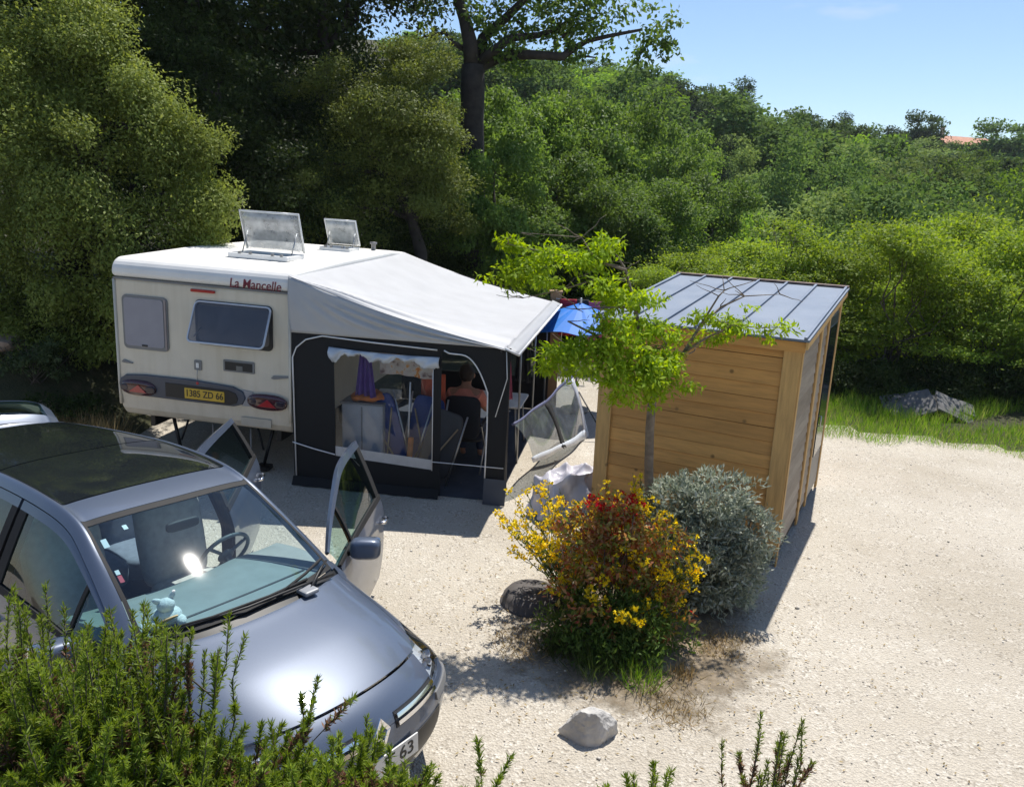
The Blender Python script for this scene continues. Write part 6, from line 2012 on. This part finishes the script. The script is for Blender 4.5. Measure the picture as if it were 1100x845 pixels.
# dashboard following the base of the screen
g = []
for i in range(9):
    q = i / 8
    row = []
    for k in range(25):
        y = (k / 12 - 1) * .76
        cur = 1 - (y / .76) ** 2
        x0 = 1.16 + .13 * (1 - cur)
        x = x0 + q * (.70 + .06 * cur)
        z = 1.02 - .03 * q + .025 * math.sin(PI * min(1, q * 1.1)) + (.045 * math.exp(-((y - .36) / .2) ** 2) * max(0, q - .3))
        if q > .9: z -= .10
        row.append((cx_l(x), y, z * KS))
    g.append(row)
ds = MB().grid(g).build('dashboard', DASH, car, solid=.015)
mb = MB()
for k in range(13): pass
MB().b2((cx_l(1.9), -.72, .55), (cx_l(1.55), .72, .93)).build('lower_dash', DASHD, car, bevel=.05)
MB().tube([(cx_l(1.32 + .05 * abs(y) ** 2), y, 1.035 * KS) for y in np.linspace(-.55, .55, 12)], .010, 6).build('demister_vent', DASHD, ds)
# steering wheel (left hand drive)
swc = Vector((cx_l(1.98), .37, .99))
rm = Euler((0, R(-62), 0)).to_matrix()
mb = MB()
ring = [swc + rm @ Vector((.185 * math.cos(a), .185 * math.sin(a), 0)) for a in np.linspace(0, 2 * PI, 33)]
mb.tube(ring, .014, 8, cap=False)
for a in (0, 2.2, -2.2):
    mb.tube([swc - rm @ Vector((0, 0, .02)), swc + rm @ Vector((.18 * math.cos(a + PI), .18 * math.sin(a + PI), 0))], .013, 6)
mb.sq(swc - rm @ Vector((0, 0, .02)), (.06, .06, .025), 1, 1, rm)
mb.tube([swc, swc + rm @ Vector((0, 0, -.3))], .03, 8)
mb.build('steering_wheel', mat('grey_steering_wheel', (.10, .12, .13), .5), car)
def seat(x, y, m_, nm='seat'):
    mb = MB().sq((cx_l(x), y, .56), (.27, .26, .10), .4, .5)
    st = mb.build(nm, m_, car)
    MB().sq((cx_l(x + .33), y, .92), (.085, .25, .36), .4, .5, Euler((0, R(-14), 0)).to_matrix()).build('seat_back', m_, st)
    MB().sq((cx_l(x + .43), y, 1.30), (.05, .14, .10), .5, .6, Euler((0, R(-8), 0)).to_matrix()).build('headrest', m_, st)
    MB().b2((cx_l(x + .2), y - .2, .34), (cx_l(x - .15), y + .2, .48)).build('seat_base', DASHD, st)
seat(2.35, .38, SEATC); seat(2.35, -.38, SEATC)
for y in (-.48, 0, .48): seat(3.25, y, SEATB)
# small things: rear view mirror, stickers, parking disc, soft toy
MB().sq(Vector(surf(9.45, .0)) + Vector((-.06, 0, -.10)), (.02, .115, .035), .5, .5).build('rear_view_mirror', DASHD, car)
WSTK = mat('white_sticker', (.70, .74, .74), .5, var=.03)
REDS = mat('red_sticker', (.55, .06, .09), .5, var=.03)
for i_, j_, di, dj, m_ in ((9.15, -1.92, .22, .16, WSTK), (8.52, -2.02, .10, .12, WSTK), (8.35, -2.02, .15, .12, REDS), (7.42, -2.0, .12, .18, WSTK), (9.45, -1.3, .12, .10, WSTK)):
    cbuild(patch(MB(), i_, i_ + di, j_ - dj / 2, j_ + dj / 2, 20, 20, off=-.004), 'sticker', m_, ws)
p_ = Vector(surf(7.32, -1.55))
disc = cbuild(MB().lathe([(0, -.003), (.062, -.003), (.062, .003), (0, .003)], 'z', (0, 0, 0), 26), 'parking_disc', mat('pale_yellow_card', (.62, .52, .28), .6), car)
disc.location = p_ + Vector((-.05, 0, .012))
disc.rotation_euler = (0, R(-38), 0)
ty = thing('soft_toy', 'small white soft toy sitting on the car dashboard behind the windscreen', 'toy', (0, 0, 0))
TOY = mat('white_plush', (.72, .76, .74), .95, var=.12, scale=40, bump=.5, bscale=120)
mb = MB().sq((0, 0, .05), (.075, .085, .055), 1, 1).sq((.015, .0, .125), (.045, .05, .042), 1, 1).sq((.05, .07, .03), (.045, .03, .028), 1, 1).sq((.05, -.07, .03), (.045, .03, .028), 1, 1)
mb.build('body', TOY, ty)
MB().sq((.0, .035, .165), (.014, .016, .04), 1, 1, Euler((R(-25), 0, 0)).to_matrix()).build('ear', TOY, ty)
MB().sq((.015, -.04, .155), (.014, .018, .035), 1, 1, Euler((R(60), 0, 0)).to_matrix()).build('ear', TOY, ty)
CM = Matrix.Translation(car.location) @ car.rotation_euler.to_matrix().to_4x4()
ty.location = CM @ Vector((cx_l(1.36), -.42, 1.0))
ty.rotation_euler = (0, 0, CYAW - .4)

# ------------------------------------------------------------------ the seated person, seen from behind
def skin_body(name, verts, edges, m_, parent, root=0, sub=2):
    me = bpy.data.meshes.new(name)
    me.from_pydata([v[:3] for v in verts], edges, [])
    o_ = link(name, me, m_, parent)
    sk = o_.modifiers.new('skin', 'SKIN')
    sk.use_smooth_shade = True
    if not me.skin_vertices:
        bm = bmesh.new(); bm.from_mesh(me); bm.verts.layers.skin.verify(); bm.to_mesh(me); bm.free()
    for k_, v in enumerate(verts):
        d_ = me.skin_vertices[0].data[k_]
        d_.radius = v[3] if isinstance(v[3], tuple) else (v[3], v[3])
        d_.use_root = (k_ == root)
    s_ = o_.modifiers.new('sub', 'SUBSURF')
    s_.levels = s_.render_levels = sub
    return o_
SKIN = mat('tanned_skin', (.36, .19, .125), .55, var=.08)
SHIRT = mat('brick_pink_shirt', (.62, .23, .17), .85, var=.12, scale=10)
JEAN = mat('dark_blue_trousers', (.03, .045, .09), .85, var=.2)
HAIR = mat('dark_brown_hair', (.022, .014, .010), .6, var=.4, scale=60, bump=.6, bscale=90)
pe = thing('person', 'person with short dark hair and brick pink shirt, seated in the awning, back turned', 'person', inaw(CHX, CHY, .012), (0, 0, CA))
PV = [(0, -.06, .53, (.15, .12)), (0, -.10, .70, (.14, .11)), (0, -.10, .88, (.16, .12)), (0, -.06, 1.00, (.15, .10)), (0, -.04, 1.09, .055), (0, -.01, 1.16, .07), (0, .01, 1.24, (.082, .092)), (0, .0, 1.31, (.068, .080)),
      (.17, -.05, 1.00, .068), (.25, .04, .80, .050), (.26, .24, .745, .036), (.255, .31, .745, .026),
      (-.17, -.05, 1.00, .068), (-.25, .04, .80, .050), (-.22, .24, .745, .036), (-.20, .31, .745, .026),
      (.10, .10, .52, .085), (.12, .36, .50, .062), (.12, .38, .27, .052), (.12, .36, .08, .036), (.12, .46, .045, .034),
      (-.10, .10, .52, .085), (-.12, .36, .50, .062), (-.12, .38, .27, .052), (-.12, .36, .08, .036), (-.12, .46, .045, .034)]
PE = [(0, 1), (1, 2), (2, 3), (3, 4), (4, 5), (5, 6), (6, 7), (3, 8), (8, 9), (9, 10), (10, 11), (3, 12), (12, 13), (13, 14), (14, 15), (0, 16), (16, 17), (17, 18), (18, 19), (19, 20), (0, 21), (21, 22), (22, 23), (23, 24), (24, 25)]
for w_, sx in ((11, 1), (15, -1)):
    bx = PV[w_]
    for k in range(4):
        x = bx[0] + (k - 1.5) * .019
        b0 = len(PV)
        PV += [(x, bx[1] + .05, .752, .0095), (x + (k - 1.5) * .003, bx[1] + .085 + .012 * (1.5 - abs(k - 1.5)), .748, .0085), (x + (k - 1.5) * .004, bx[1] + .105 + .014 * (1.5 - abs(k - 1.5)), .735, .007)]
        PE += [(w_, b0), (b0, b0 + 1), (b0 + 1, b0 + 2)]
    b0 = len(PV)
    PV += [(bx[0] - sx * .035, bx[1] + .03, .745, .011), (bx[0] - sx * .045, bx[1] + .065, .738, .009)]
    PE += [(w_, b0), (b0, b0 + 1)]
skin_body('body', PV, PE, SKIN, pe)
SV = [(0, -.06, .52, (.17, .14)), (0, -.10, .70, (.158, .125)), (0, -.10, .88, (.178, .135)), (0, -.06, 1.005, (.165, .112)), (0, -.045, 1.06, .085), (.18, -.05, 1.00, .083), (.245, .02, .84, .068), (-.18, -.05, 1.00, .083), (-.245, .02, .84, .068)]
skin_body('shirt', SV, [(0, 1), (1, 2), (2, 3), (3, 4), (3, 5), (5, 6), (3, 7), (7, 8)], SHIRT, pe)
TV = [(0, -.06, .52, (.165, .13)), (.10, .10, .52, .10), (.12, .36, .50, .077), (.12, .38, .27, .066), (.12, .365, .12, .056), (-.10, .10, .52, .10), (-.12, .36, .50, .077), (-.12, .38, .27, .066), (-.12, .365, .12, .056)]
skin_body('trousers', TV, [(0, 1), (1, 2), (2, 3), (3, 4), (0, 5), (5, 6), (6, 7), (7, 8)], JEAN, pe)
def hairf(p):
    return p * (1 + .05 * math.sin(p.x * 90) * math.sin(p.z * 70))
MB().sq((0, -.022, 1.262), (.100, .108, .118), 1, 1, fn=hairf, nu=32, nv=20).build('hair', HAIR, pe)
mb = MB().sq((.09, .02, 1.225), (.012, .02, .03), 1, 1)
mb.build('ear', SKIN, pe)
mb = MB().sq((-.09, .02, 1.225), (.012, .02, .03), 1, 1)
mb.build('ear', SKIN, pe)
mb = MB().sq((0, .108, 1.215), (.014, .022, .026), 1, 1)
mb.build('nose', SKIN, pe)
for s_ in (-1, 1):
    MB().sq((s_ * .033, .092, 1.245), (.015, .010, .010), 1, 1).build('eye', WHITEP, pe)
MB().sq((0, .092, 1.172), (.026, .010, .008), 1, 1).build('mouth', mat('lips', (.32, .11, .09), .5), pe)
